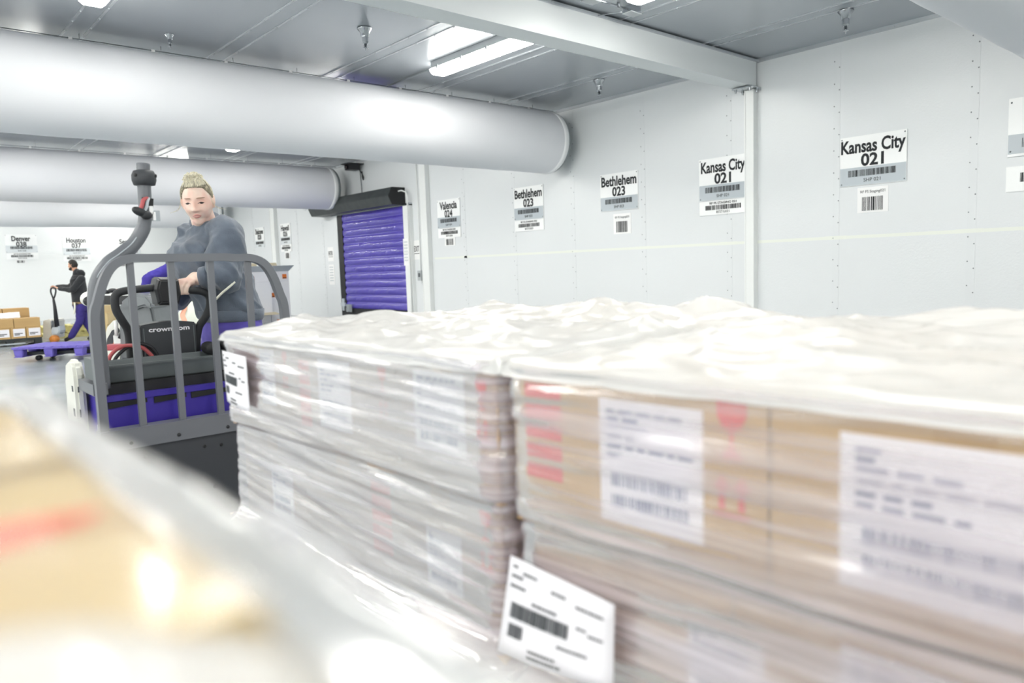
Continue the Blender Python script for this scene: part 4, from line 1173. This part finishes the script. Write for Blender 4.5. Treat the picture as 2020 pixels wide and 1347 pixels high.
for s, a0 in ((-1, 0), (1, .2)):
    b = MB()
    for j in range(3):
        b.tube([T4 @ Vector(q) for q in arc([(s*.072, -.03, .02-j*.008), (s*.084, -.034, -.01-j*.006), (s*(.092+.012*j), -.03, -.032-j*.004), (s*(.105+.016*j), -.028, -.040-j*.003)], 3)], .0007, 5)
    b.build('hair_strands', M['hairb'], hr)
# lanyard hanging at the hip
b = MB().tube(arc([W(424, 592, D0-.235), W(438, 578, D0-.245), W(452, 566, D0-.245), W(463, 556, D0-.23)]), .0055, 8)
b.build('lanyard', M['lanyard'], PW)

# --- the man with the hand pallet truck
def figure(name, label, J_, look, bodyf, skin, D, top, legs, hairm, scale=1.0, beard=None, hood=False, topname='hoodie', legname='trousers', vox=.009, draw_head=True):
    """J_: joints; bodyf: facing; builds body, top, trousers, shoes, hair"""
    bf_ = Vector(bodyf).normalized(); bl_ = UP.cross(bf_).normalized()
    P = empty(name, (J_['hips'].x, J_['hips'].y, 0), math.atan2(bf_.x, -bf_.y), label, 'person')
    h3 = basis(look); t4 = Matrix.Translation(J_['head']) @ h3.to_4x4() @ Matrix.Scale(scale*1.02, 4)
    b = MB(); add_head(b, t4, .5)
    s = scale
    spine = J_['neck']-J_['hips']; ay = (bf_-spine.normalized()*bf_.dot(spine.normalized())).normalized()
    b.cap(J_['neck'], t4 @ Vector((0, .015, -.05)), .058*s, .056*s)
    def rows(k): return [(J_['hips']+spine*t, rx*s+k, ry*s+k, 0) for t, rx, ry in ((-.12, .14, .10), (.02, .155, .115), (.3, .15, .115), (.6, .165, .12), (.82, .16, .10), (.95, .09, .07))]
    torso(b, rows(-.012), bl_, ay)
    for q in ('L', 'R'):
        limb(b, [J_['sh'+q], J_['el'+q], J_['wr'+q]], [.05*s, .042*s, .028*s])
        hand_grip(b, J_['wr'+q], J_['ha'+q], bl_, Vector((0, 0, -1)), 1 if q == 'L' else -1, s)
        limb(b, [J_['hp'+q], J_['kn'+q], J_['an'+q]], [.075*s, .055*s, .042*s])
        b.cap(J_['an'+q]-UP*.045, J_['toe'+q], .038*s, .032*s)
    remesh(b, 'body', skin, P, .0055*s, 2)
    b = MB(); torso(b, rows(.018)[1:], bl_, ay)
    for q in ('L', 'R'): limb(b, [J_['sh'+q], J_['el'+q], J_['wr'+q]*.93+J_['el'+q]*.07], [.080*s, .064*s, .048*s])
    if hood:
        hb_ = J_['neck']-bf_*.075*s+UP*.045*s
        b.cap(J_['neck']-UP*.04, J_['neck']+UP*.035, .09*s, .078*s)
        b.ell(J_['neck']-bf_*.075*s+UP*.03*s, (.085*s, .085*s, .062*s)); b.ell(J_['neck']-bf_*.12*s+UP*.0*s, (.06*s, .06*s, .075*s))
    cl = remesh(b, topname, top, P, vox, 3, lambda p: .012*max(0, ridge(p*5+Vector((1, 2, 3)))-.3)+.006*max(0, ridge(p*11)-.3)-.003)
    b = MB(); torso(b, [(J_['hips']-spine.normalized()*.13*s, .15*s, .115*s, 0), (J_['hips'], .162*s, .128*s, 0), (J_['hips']+spine*.1, .158*s, .122*s, 0)], bl_, ay)
    for q in ('L', 'R'): limb(b, [J_['hp'+q], J_['kn'+q], J_['an'+q]-UP*.02], [.095*s, .078*s, .066*s])
    tr = remesh(b, legname, legs, P, vox, 3, lambda p: .010*max(0, ridge(Vector((p.x*5, p.y*5, p.z*9)))-.3)-.002)
    for q in ('L', 'R'):
        b = MB(); b.cap(J_['an'+q]-UP*.04, J_['toe'+q], .046*s, .040*s); b.cap(J_['an'+q]-UP*.03, J_['an'+q]+UP*.03, .05*s, .052*s)
        remesh(b, 'shoe', M['shoe'], P, vox, 2)
    def hl(d):
        f = -d.y/max(1e-4, math.hypot(d.x, d.y))
        lim = .52 if f > .5 else (.52-(.5-f)/.5*.62 if f > 0 else (-.10-.4*min(1, -f*3)))
        return d.z-lim
    hair_cap(t4, hl, .012, .004, 8, 8, .5).build('hair', hairm, P)
    for sd in (-1, 1):
        MB().ell(t4 @ Vector((sd*.031, face_y(sd*.031, .008, .5)+.003, .009)), (.011*s, .006*s, .006*s), h3, 12, 8).build('eye', M['eye'], P)
        MB().tube([t4 @ Vector((sd*x, face_y(sd*x, .033, .5)-.001, .032)) for x in (.015, .03, .046)], .003*s, 6).build('eyebrow', M['haird'], P)
    if beard:
        def hb2(d):
            f = -d.y/max(1e-4, math.hypot(d.x, d.y))
            return min(.15-max(0, d.z+.36)*3, .4 if f > -.1 else -1, .3 if d.z < -.30 else -1)
        MB().ell(t4 @ Vector((0, -.046, -.078)), (.055*s, .050*s, .038*s), h3, 20, 14).ell(t4 @ Vector((0, -.015, -.05)), (.067*s, .045*s, .045*s), h3, 20, 14).build('beard', beard, P)
        MB().tube([t4 @ Vector((x, face_y(x, -.06, .5)-.002, -.058)) for x in (-.018, -.008, 0, .008, .018)], [.001, .004, .005, .004, .001], 6).build('lips', M['lip'], P)
    return P, cl, tr
DMn = 17.2
def X(px, py, d=0): return atd(px, py, DMn+d)
lft = (-rgt).normalized()
def gz(p, z): p = Vector(p); p.z = z; return p
JM = dict(head=X(143.5, 523), neck=X(152, 540), hips=X(158.5, 603),
          shL=X(160, 550, -.2), elL=X(143, 572, -.24), wrL=X(117, 569, -.17), haL=X(108, 568.5, -.07),
          shR=X(157, 549, .2), elR=X(138, 566, .24), wrR=X(112, 566, .22), haR=X(104, 566.5, .10),
          hpL=X(159, 606, -.1), knL=X(157, 635, -.12), anL=X(141, 661, -.1), toeL=X(130, 667.5, -.1),
          hpR=X(161, 606, .1), knR=X(171, 637, .12), anR=X(186, 661, .1), toeR=X(176, 667.5, .1))
dz = min(JM['toeL'].z, JM['toeR'].z)
for k_ in ('toeL', 'toeR'): JM[k_].z = .042
for k_ in ('anL', 'anR'): JM[k_].z = max(JM[k_].z, .10)
PM, hd, tr = figure('person', 'bearded person in a black hoodie pushing the hand pallet truck', JM, lft-UP*.08, (lft+view*.1), M['skin2'], DMn, M['hood'], M['navy'], M['haird'], 1.04, M['beard'], hood=True)
b = MB().tube(arc([X(147, 597, -.22), X(147.5, 606, -.24), X(147, 614, -.24), X(145.5, 619, -.23)]), .018, 8)
b.build('hanging_strap', M['lanyard'], PM)
b = MB(); bel = JM['hips']+UP*.06
b.loft([ringpts(bel-UP*.03, UP.cross(lft), lft, .176, .142), ringpts(bel+UP*.03, UP.cross(lft), lft, .176, .142)]).build('belt', M['leather'], PM)

# --- third person, mostly hidden behind the driver and the control pod
DT = 8.9
def Z(px, py, d=0): return atd(px, py, DT+d)
JT = dict(head=Z(364, 500), neck=Z(350, 519), hips=Z(328, 604),
          shL=Z(337, 531, -.15), elL=Z(291, 550, -.2), wrL=Z(285, 583, -.22), haL=Z(284, 594, -.2),
          shR=Z(345, 527, .2), elR=Z(330, 560, .3), wrR=Z(310, 580, .25), haR=Z(300, 590, .2),
          hpL=Z(322, 610, -.1), knL=Z(318, 685, -.12), anL=Z(322, 765, -.1), toeL=Z(300, 775, -.1),
          hpR=Z(340, 612, .1), knR=Z(352, 690, .1), anR=Z(362, 765, .1), toeR=Z(340, 775, .1))
for q in ('L', 'R'):
    JT['an'+q].z = .10; JT['toe'+q] = JT['an'+q]+lft*.16; JT['toe'+q].z = .045
PT, c_, t_ = figure('person', 'person in blue top and pale trousers leaning over behind the driver', JT, lft-UP*.4, lft, M['skin'], DT, M['blue'], M['ltpant'], M['hairr'], .98, None)
b = MB(); c0 = JT['hips']; sp_ = (JT['neck']-c0)
ay_ = (lft-sp_.normalized()*lft.dot(sp_.normalized())).normalized()

# ------------------------------------------------------------------ shrink-wrapped pallet loads
class Fr:
    """frame of a load: u away from the aisle face, v along it"""
    def __init__(s, o, ang): s.o = Vector((o[0], o[1], 0)); s.a = ang; s.ex = Vector((math.cos(ang), math.sin(ang), 0)); s.ey = Vector((-math.sin(ang), math.cos(ang), 0))
    def __call__(s, u, v, z): return s.o+s.ex*u+s.ey*v+Vector((0, 0, z))
def wood_pallet(F, lu, lv, label):
    o = empty('wooden_pallet', F(lu/2, lv/2, 0), F.a, label, 'pallet')
    n = 8; w_ = lv/n
    b = MB()
    for i in range(n): b.box((-lu/2, -lv/2+i*w_+.008, .118), (lu/2, -lv/2+(i+1)*w_-.008, .14))
    b.build('deck_boards', M['wood'], o, local=True)
    for x in (-lu/2, -.02, lu/2-.04): MB().box((x, -lv/2, .02), (x+.04, lv/2, .118)).build('stringer', M['wood'], o, local=True)
    b = MB()
    for y in (-lv/2, -.05, lv/2-.1): b.box((-lu/2, y, 0), (lu/2, y+.1, .02))
    b.build('bottom_boards', M['wood'], o, local=True)
    return o
def glass_mark(b, v, z, k):   # goblet, stem, base and up arrows as on fragile cartons; drawn on the face x = 0 (y to -v on screen right)
    def q(pts): b.prism([(-.0012, v-p[0]*k, z+p[1]*k) for p in pts], (.001, 0, 0))
    q([(-.5, 1), (.5, 1), (.48, .5), (.3, .15), (0, .05), (-.3, .15), (-.48, .5)])
    q([(-.06, .1), (.06, .1), (.06, -.55), (-.06, -.55)]); q([(-.4, -.8), (.4, -.8), (.1, -.5), (-.1, -.5)])
    for s in (-.33, .33):
        q([(s-.28, -1.75), (s+.28, -1.75), (s, -1.35)]); q([(s-.1, -1.75), (s+.1, -1.75), (s+.1, -2.4), (s-.1, -2.4)])
    q([(-.6, -2.5), (.6, -2.5), (.6, -2.62), (-.6, -2.62)])
def carton(F, u0, u1, v0, v1, z0, z1, label, group, marks=(), m='kraft'):
    o = empty('carton', F((u0+u1)/2, (v0+v1)/2, z0), F.a, label, 'carton', group)
    hu, hv, h = (u1-u0)/2-.0015, (v1-v0)/2-.002, z1-z0-.002
    MB().box((-hu, -hv, 0), (hu, hv, h)).build('body', M[m], o, local=True, bevel=.004)
    b = MB().box((-hu-.0006, -.03, h-.05), (-hu, .03, h)).box((-hu, -.03, h), (hu, .03, h+.0006))
    b.build('packing_tape', M['ctape'], o, local=True)
    for mk in marks:
        v_ = mk[1]-(v0+v1)/2
        if mk[0] == 'label':
            w_, za, zb = mk[2], mk[3]-z0, mk[4]-z0
            q = MB().box((-hu-.0012, v_-w_/2, za), (-hu, v_+w_/2, zb)).build('shipping_label', M['label'], o, local=True)
            b = MB(); H = zb-za; r = random.Random(int(mk[1]*1000))
            for zz in (.9, .84, .78, .70, .62, .55): # address lines
                e = v_+w_*.42
                while e > v_-w_*.3:
                    l_ = w_*r.uniform(.06, .16); b.box((-hu-.0022, e-l_, za+H*zz-.002), (-hu-.0012, e, za+H*zz+.0035)); e -= l_+w_*.04
                    if r.random() < .22: break
            for zz in (.30, .12):
                e = v_+w_*.38
                while e > v_-w_*.36:
                    l_ = .0022*r.choice((1, 1, 2)); b.box((-hu-.0022, e-l_, za+H*zz), (-hu-.0012, e, za+H*(zz+.11))); e -= l_+.0022*r.choice((1, 2))
            b.build('lettering', M['lblue'], q, local=True)
        else:
            b = MB()
            if mk[0] == 'block':
                for i in range(5):
                    zz = mk[3]-z0-i*.034
                    b.box((-hu-.0012, v_-mk[2]/2, zz-.024), (-hu, v_+mk[2]/2, zz))
            else: glass_mark(b, v_, mk[3]-z0, mk[2])
            if mk[0] != 'block': b.bm.transform(Matrix.Translation((-hu, 0, 0)))
            b.build('printed_mark', M['redink'], o, local=True)
    return o
def load(F, lv, vb, tiers, where, group, marks, ends, lu=1.06, back=True, m='kraft'):
    """vb: v boundaries of the aisle row; tiers: z boundaries bottom-up"""
    tn_ = ['bottom', 'third', 'second', 'top'] if len(tiers) == 5 else ['bottom', 'second', 'top']
    inset = [-.03, -.02, .02, 0]
    for k in range(len(tiers)-1):
        top = k == len(tiers)-2
        ins = inset[k+4-(len(tiers)-1)]
        for i in range(len(vb)-1):
            va, vc = vb[i], vb[i+1]
            if not top: d = lv/(len(vb)-1); va, vc = i*d, (i+1)*d
            sc = (lv-2*ins)/lv
            va, vc = ins+va*sc, ins+vc*sc
            carton(F, ins, lu/2, va, vc, tiers[k], tiers[k+1], 'brown carton, %s tier of the %s, %s' % (tn_[k], where, ends[i]), group, marks.get((k, i), ()), m=m)
            if back and top:
                carton(F, lu/2, lu, va, vc, tiers[k], tiers[k+1], 'brown carton, wall side of the %s, %s' % (where, ends[i].replace('aisle side', 'wall side')), group)
            if back and not top and False: pass
def film(F, lu, lv, zb, zt, name, label, mside, mtop, seed, prof, lumps, lift=.014, amp=1.0, thick_top=.012):
    def perim(t):  # rounded rectangle outline, returns (u, v, nu, nv)
        r = .03; a, b_ = lu, lv; segs = [(a-2*r), (b_-2*r)]; q = math.pi*r/2; tot = 2*sum(segs)+4*q; s = (t % 1)*tot
        for i, (L, st, dr, n_) in enumerate((((b_-2*r), (0, r), (0, 1), (-1, 0)), ((a-2*r), (r, b_), (1, 0), (0, 1)), ((b_-2*r), (a, b_-r), (0, -1), (1, 0)), ((a-2*r), (a-r, 0), (-1, 0), (0, -1)))):
            if s < L: return st[0]+dr[0]*s, st[1]+dr[1]*s, n_[0], n_[1]
            s -= L
            if s < q:
                th = s/r; c = (st[0]+dr[0]*L-n_[0]*r, st[1]+dr[1]*L-n_[1]*r); cs, sn = math.cos(th), math.sin(th)
                nu_, nv_ = n_[0]*cs+dr[0]*sn, n_[1]*cs+dr[1]*sn
                return c[0]+nu_*r, c[1]+nv_*r, nu_, nv_
            s -= q
        return 0, r, -1, 0
    o = empty(name, F(lu/2, lv/2, zb), F.a, label, 'stretch film')
    def f(t, w_):
        u, v, nu, nv = perim(t); z = zb+(zt-zb)*w_
        s = 4*t
        sl = z+.10*(u+v)*(.5 if seed % 2 else -.5)
        off = lift+prof(z)+amp*(.0062*noise.noise((s*2.2+seed, sl*42, seed))+.0040*noise.noise((s*5, sl*95, seed+3))+.006*noise.noise((s*1.2, z*6, seed+7)))
        off = max(off, prof(z)+.0025)
        return F(u+nu*off, v+nv*off, z+.004*noise.noise((s*4, z*9, seed)))
    MB().grid(f, 300, 150, closed_u=True).build('side_film', mside, o)
    def g(a, b_):
        e = .020; u = -e+(lu+2*e)*a; v = -e+(lv+2*e)*b_
        p = Vector((u*5, v*5, seed))
        ridg = 1-abs(noise.noise(p))*2.2; r2 = 1-abs(noise.noise(p*2.3+Vector((5, 1, 2))))*2.2
        edge = min(a, 1-a, b_, 1-b_)
        z = zt+.006+thick_top*max(0, ridg)**2*min(1, edge*12+.2)+.007*max(0, r2)*min(1, edge*10)
        for (lu_, lv_, h, wd) in lumps:
            d = math.hypot(u-lu_, (v-lv_)*.75)/wd
            if d < 2.2: z += h*math.exp(-d*d*1.3)*(.65+.7*abs(noise.noise((u*11, v*11, seed+9))))
        if edge < .020: z -= ((.020-edge)/.020)**2*.024
        return F(u, v, z)
    MB().grid(g, 110, 120).build('top_film', mtop, o)
    return o
def doc(F, o, pts, label, seed):
    """paper pouch stuck on the film; pts = four (v, z) corners, clockwise from upper left as seen from the aisle"""
    P = [F(p[2] if len(p) > 2 else -.03, p[0], p[1]) for p in pts]
    def pt(a, b_): return (P[0]*(1-a)+P[1]*a)*(1-b_)+(P[3]*(1-a)+P[2]*a)*b_
    nrm = -F.ex
    q = MB().grid(lambda a, b_: pt(a, b_)+nrm*.008*math.sin(a*3)*b_, 10, 8).build('shipping_document', M['label'], o)
    so = q.modifiers.new('s', 'SOLIDIFY'); so.thickness = .0015
    b = MB()
    def patch(a0, a1, b0, b1, mi=0):
        b.prism([pt(a, c)+nrm*(.003+.008*math.sin(a*3)*c) for a, c in ((a0, b0), (a1, b0), (a1, b1), (a0, b1))], nrm*.0005)
    r = random.Random(seed); x = .08
    while x < .62:
        w_ = r.choice((.008, .012, .02)); patch(x, x+w_, .44, .60); x += w_+r.choice((.005, .008))
    x = .08
    while x < .22:
        w_ = r.choice((.012, .02)); patch(x, x+w_, .66, .80); x += w_+.008
    for y, xa, xb in ((.06, .05, .10), (.10, .16, .30), (.16, .05, .16), (.16, .45, .58), (.2, .68, .92), (.26, .05, .2), (.37, .28, .52), (.42, .7, .78), (.46, .80, .92), (.86, .3, .55), (.92, .3, .6), (.7, .55, .8)):
        x = xa
        while x < xb:
            w_ = r.uniform(.012, .03); patch(x, min(xb, x+w_), y, y+.028); x += w_+.008
    b.build('lettering', M['inkg'], q)
def bump(z, c, w_): return math.exp(-((z-c)/w_)**2)
def prof1(z):
    if z > .965: return .002-.004*bump(z, 1.1, .08)
    if z > .72: return -.012
    k = min(1, (.72-z)/.05); return -.012+.05*k*k*(3-2*k)
TIER = [.165, .43, .695, .958, 1.215]
F1 = Fr((.813, .98), R(2)); LV1 = 1.15
wood_pallet(F1, 1.06, 1.17, 'wooden pallet under the wrapped load beside the barred truck')
ends1 = ['beside the other load', 'mid aisle side', 'at the truck end']
load(F1, LV1, [0, .31, .73, LV1], TIER, 'load by the truck', 'cartons of the load by the truck', {
    (3, 0): [('label', .17, .155, 1.03, 1.185), ('glass', .045, .03, 1.15)],
    (3, 1): [('label', .56, .14, 1.02, 1.18), ('glass', .36, .03, 1.15), ('block', .70, .05, 1.17)],
    (3, 2): [('label', .90, .08, 1.04, 1.185), ('glass', .80, .025, 1.16)],
    (2, 0): [('glass', .07, .032, .90), ('label', .2, .11, .74, .86)], (2, 1): [('block', .42, .075, .92)], (2, 2): [('label', .9, .12, .73, .87)],
    (1, 1): [('label', .3, .12, .5, .64)], (1, 0): [('label', .1, .1, .5, .62)],
}, ends1, m='kraftg')
film1 = film(F1, 1.06, LV1, .03, 1.215, 'stretch_film', 'clear stretch film around the load by the truck, crumpled on top', M['filmside'], M['filmtop'], 2, prof1, [(1.0, 1.15, .035, .12), (.45, 1.12, .03, .14), (.2, 1.1, .03, .09), (.86, .45, .055, .12), (1.03, .22, .06, .1), (.95, .7, .03, .1), (.35, .5, .02, .12), (.1, .55, .018, .07), (.5, .1, .025, .12)])
doc(F1, film1, [(1.118, 1.172, -.026), (.965, 1.165, -.026), (.965, 1.015, -.024), (1.112, 1.03, -.024)], '', 5)
F2 = Fr((.826, .955), R(3.2))
F2.o = F2.o-F2.ey*1.19
wood_pallet(F2, 1.06, 1.18, 'wooden pallet under the nearest wrapped load on the right')
LV2 = 1.19
V2 = lambda d: LV2-d-(.03 if d > .1 else 0)
load(F2, LV2, [0, V2(.872), V2(.436), LV2], [.165, .42, .68, .942, 1.212], 'load on the right', 'cartons of the load on the right', {
    (3, 2): [('block', V2(.07), .08, 1.185), ('label', V2(.25), .18, .985, 1.175), ('glass', V2(.383), .044, 1.15)],
    (3, 1): [('label', V2(.64), .23, .985, 1.172), ('glass', V2(.83), .04, 1.15)],
    (2, 2): [('label', V2(.36), .12, .72, .86)], (2, 1): [('label', V2(.62), .2, .73, .90)],
}, ['end beyond the photo edge', 'mid aisle side', 'beside the other load'])
def prof2(z):
    if z > .95: return .002
    if z > .70: return -.010
    k = min(1, (.70-z)/.05); return -.010+.05*k*k*(3-2*k)
film2 = film(F2, 1.06, LV2, .03, 1.212, 'stretch_film', 'clear stretch film around the nearest load on the right, white and loose on top', M['filmside2'], M['filmtop'], 5, prof2, [(1.0, .75, .03, .12), (1.0, .5, .045, .1), (.5, .95, .02, .15), (.25, .8, .015, .12), (.7, 1.0, .02, .12)])
doc(F2, film2, [(V2(.015), .888), (V2(.205), .868, -.028), (V2(.205), .735, -.035), (V2(-.01), .715, -.045)], '', 9)

# left stack right under the lens
F3 = Fr((.076, 0), R(90))     # u runs to -X, v along... aisle face is X = .076
F3 = Fr((.076, -.30), 0)
F3.ex = Vector((-1, 0, 0)); F3.ey = Vector((0, 1, 0)); F3.a = 0
def lcarton(x0, x1, y0, y1, z0, z1, label, band=None):
    o = empty('carton', ((x0+x1)/2, (y0+y1)/2, z0), 0, label, 'carton', 'cartons of the stack in the lower left corner')
    MB().box((x0+.001, y0+.0015, z0), (x1-.001, y1-.0015, z1-.002)).build('body', M['kraftl'], o, bevel=.004)
    MB().box((x0, (y0+y1)/2-.003, z1-.0022), (x1, (y0+y1)/2+.003, z1-.0012)).build('flap_seam', M['kraft'], o)
    if band:
        b = MB(); y = band
        b.prism([(-.25, y-.020, z1-.002), (.012, y-.020, z1-.002), (.032, y-.012, z1-.002), (.05, y-.004, z1-.002), (.058, y+.006, z1-.002), (.03, y+.012, z1-.002), (-.25, y+.014, z1-.002)], (0, 0, .001))
        b.build('printed_band', M['redband'], o)
    return o
zt3 = [.16, .445, .73, 1.015, 1.30]
tn3 = ['bottom', 'second', 'third', 'top']
for k in range(4):
    for (y0, y1, w_) in ((.392, .60, 'far end'), (.176, .372, 'middle'), (-.06, .17, 'near end')):
        z1 = zt3[k+1]-(.05 if (k == 3 and w_ == 'near end') else 0)
        lab_ = {'far end': 'tan carton at the far end of the lower left stack, %s tier', 'middle': 'tan carton in the middle of the lower left stack, %s tier', 'near end': 'tan carton at the near end of the lower left stack, %s tier'}[w_] % tn3[k]
        if k == 3 and w_ == 'middle': lab_ = 'tan carton with a red printed band, top of the lower left stack'
        lcarton(-.34, .074, y0, y1, zt3[k], z1, lab_, .287 if (k == 3 and w_ == 'middle') else None)
wood_pallet(Fr((-.36, -.08), 0), .44, .70, 'wooden pallet under the stack in the lower left corner')
o = empty('stretch_film', (.0, .27, .1), 0, 'loose white stretch film over the tan stack in the lower left corner', 'stretch film')
def lf_edge(a, b_):   # bunched film rolled over the top edge and down the side
    y = -.12+.74*a
    n1 = noise.noise((y*9, b_*3, 4)); n2 = noise.noise((y*23, b_*6, 8))
    path = [(.063, 1.3015), (.069, 1.306), (.078, 1.308), (.088, 1.303), (.094, 1.287), (.096, 1.25), (.097, 1.1), (.098, .8), (.10, .45), (.105, .06)]
    s = b_*(len(path)-1); i = min(int(s), len(path)-2); t = s-i
    x = path[i][0]*(1-t)+path[i+1][0]*t; z = path[i][1]*(1-t)+path[i+1][1]*t
    k = 1 if b_ > .1 else b_*10
    return Vector((x+k*(.004*n1+.002*n2), y, z+k*.003*n2))
MB().grid(lf_edge, 70, 60).build('edge_film', M['filmedge'], o)
def lf_far(a, b_):
    x = -.36+.45*a; path = [(.575, 1.3015), (.592, 1.307), (.606, 1.302), (.612, 1.28), (.615, 1.0), (.62, .5), (.625, .06)]
    s = b_*(len(path)-1); i = min(int(s), len(path)-2); t = s-i
    y = path[i][0]*(1-t)+path[i+1][0]*t; z = path[i][1]*(1-t)+path[i+1][1]*t
    n1 = noise.noise((x*9, b_*4, 14)); return Vector((x, y+.004*n1*(1 if b_ > .1 else 0), z+.003*n1))
MB().grid(lf_far, 40, 40).build('end_film', M['filmedge'], o)
def lf_top(a, b_):
    x = -.36+.426*a; y = .165+.43*b_
    return Vector((x, y, 1.3045+.0035*noise.noise((x*12, y*12, 3))+.002*noise.noise((x*30, y*9, 6))))
MB().grid(lf_top, 60, 60).build('top_film', M['filmnear'], o)
def lf_heap(a, b_):   # heap of bunched film at the near end
    x = -.36+.455*a; y = -.14+.352*b_
    e = min(1, 5*a, 5*(1-a)+.25, 6*(1-b_)+.12)
    r = 1-abs(noise.noise((x*8, y*8, 31)))*2; r2 = 1-abs(noise.noise((x*20, y*20, 7)))*2
    return Vector((x, y, 1.268+.030*e+e*(.016*max(0, r)+.005*r2)*(1 if y > -.02 else .6)))
MB().grid(lf_heap, 60, 50).build('bunched_film', M['filmedge'], o)
def lf_flap(a, b_):   # loose tail standing off the side
    i_ = [Vector((.088, y, 1.296)) for y in (.235, .21, .18, .15, .12)]
    o_ = [atd(500, 1000, .40), atd(590, 1030, .38), atd(690, 1085, .37), atd(712, 1180, .36), atd(718, 1290, .34)]
    s = a*4; i = min(int(s), 3); t = s-i; t = t*t*(3-2*t)
    p = i_[i].lerp(i_[i+1], t); q = o_[i].lerp(o_[i+1], t)
    r = p.lerp(q, b_); n1 = noise.noise((a*5, b_*3, 2))
    return r+Vector((.004*n1, 0, .004*math.sin(b_*math.pi)+.006*n1*b_))
MB().grid(lf_flap, 48, 30).build('loose_tail', M['tail'], o)
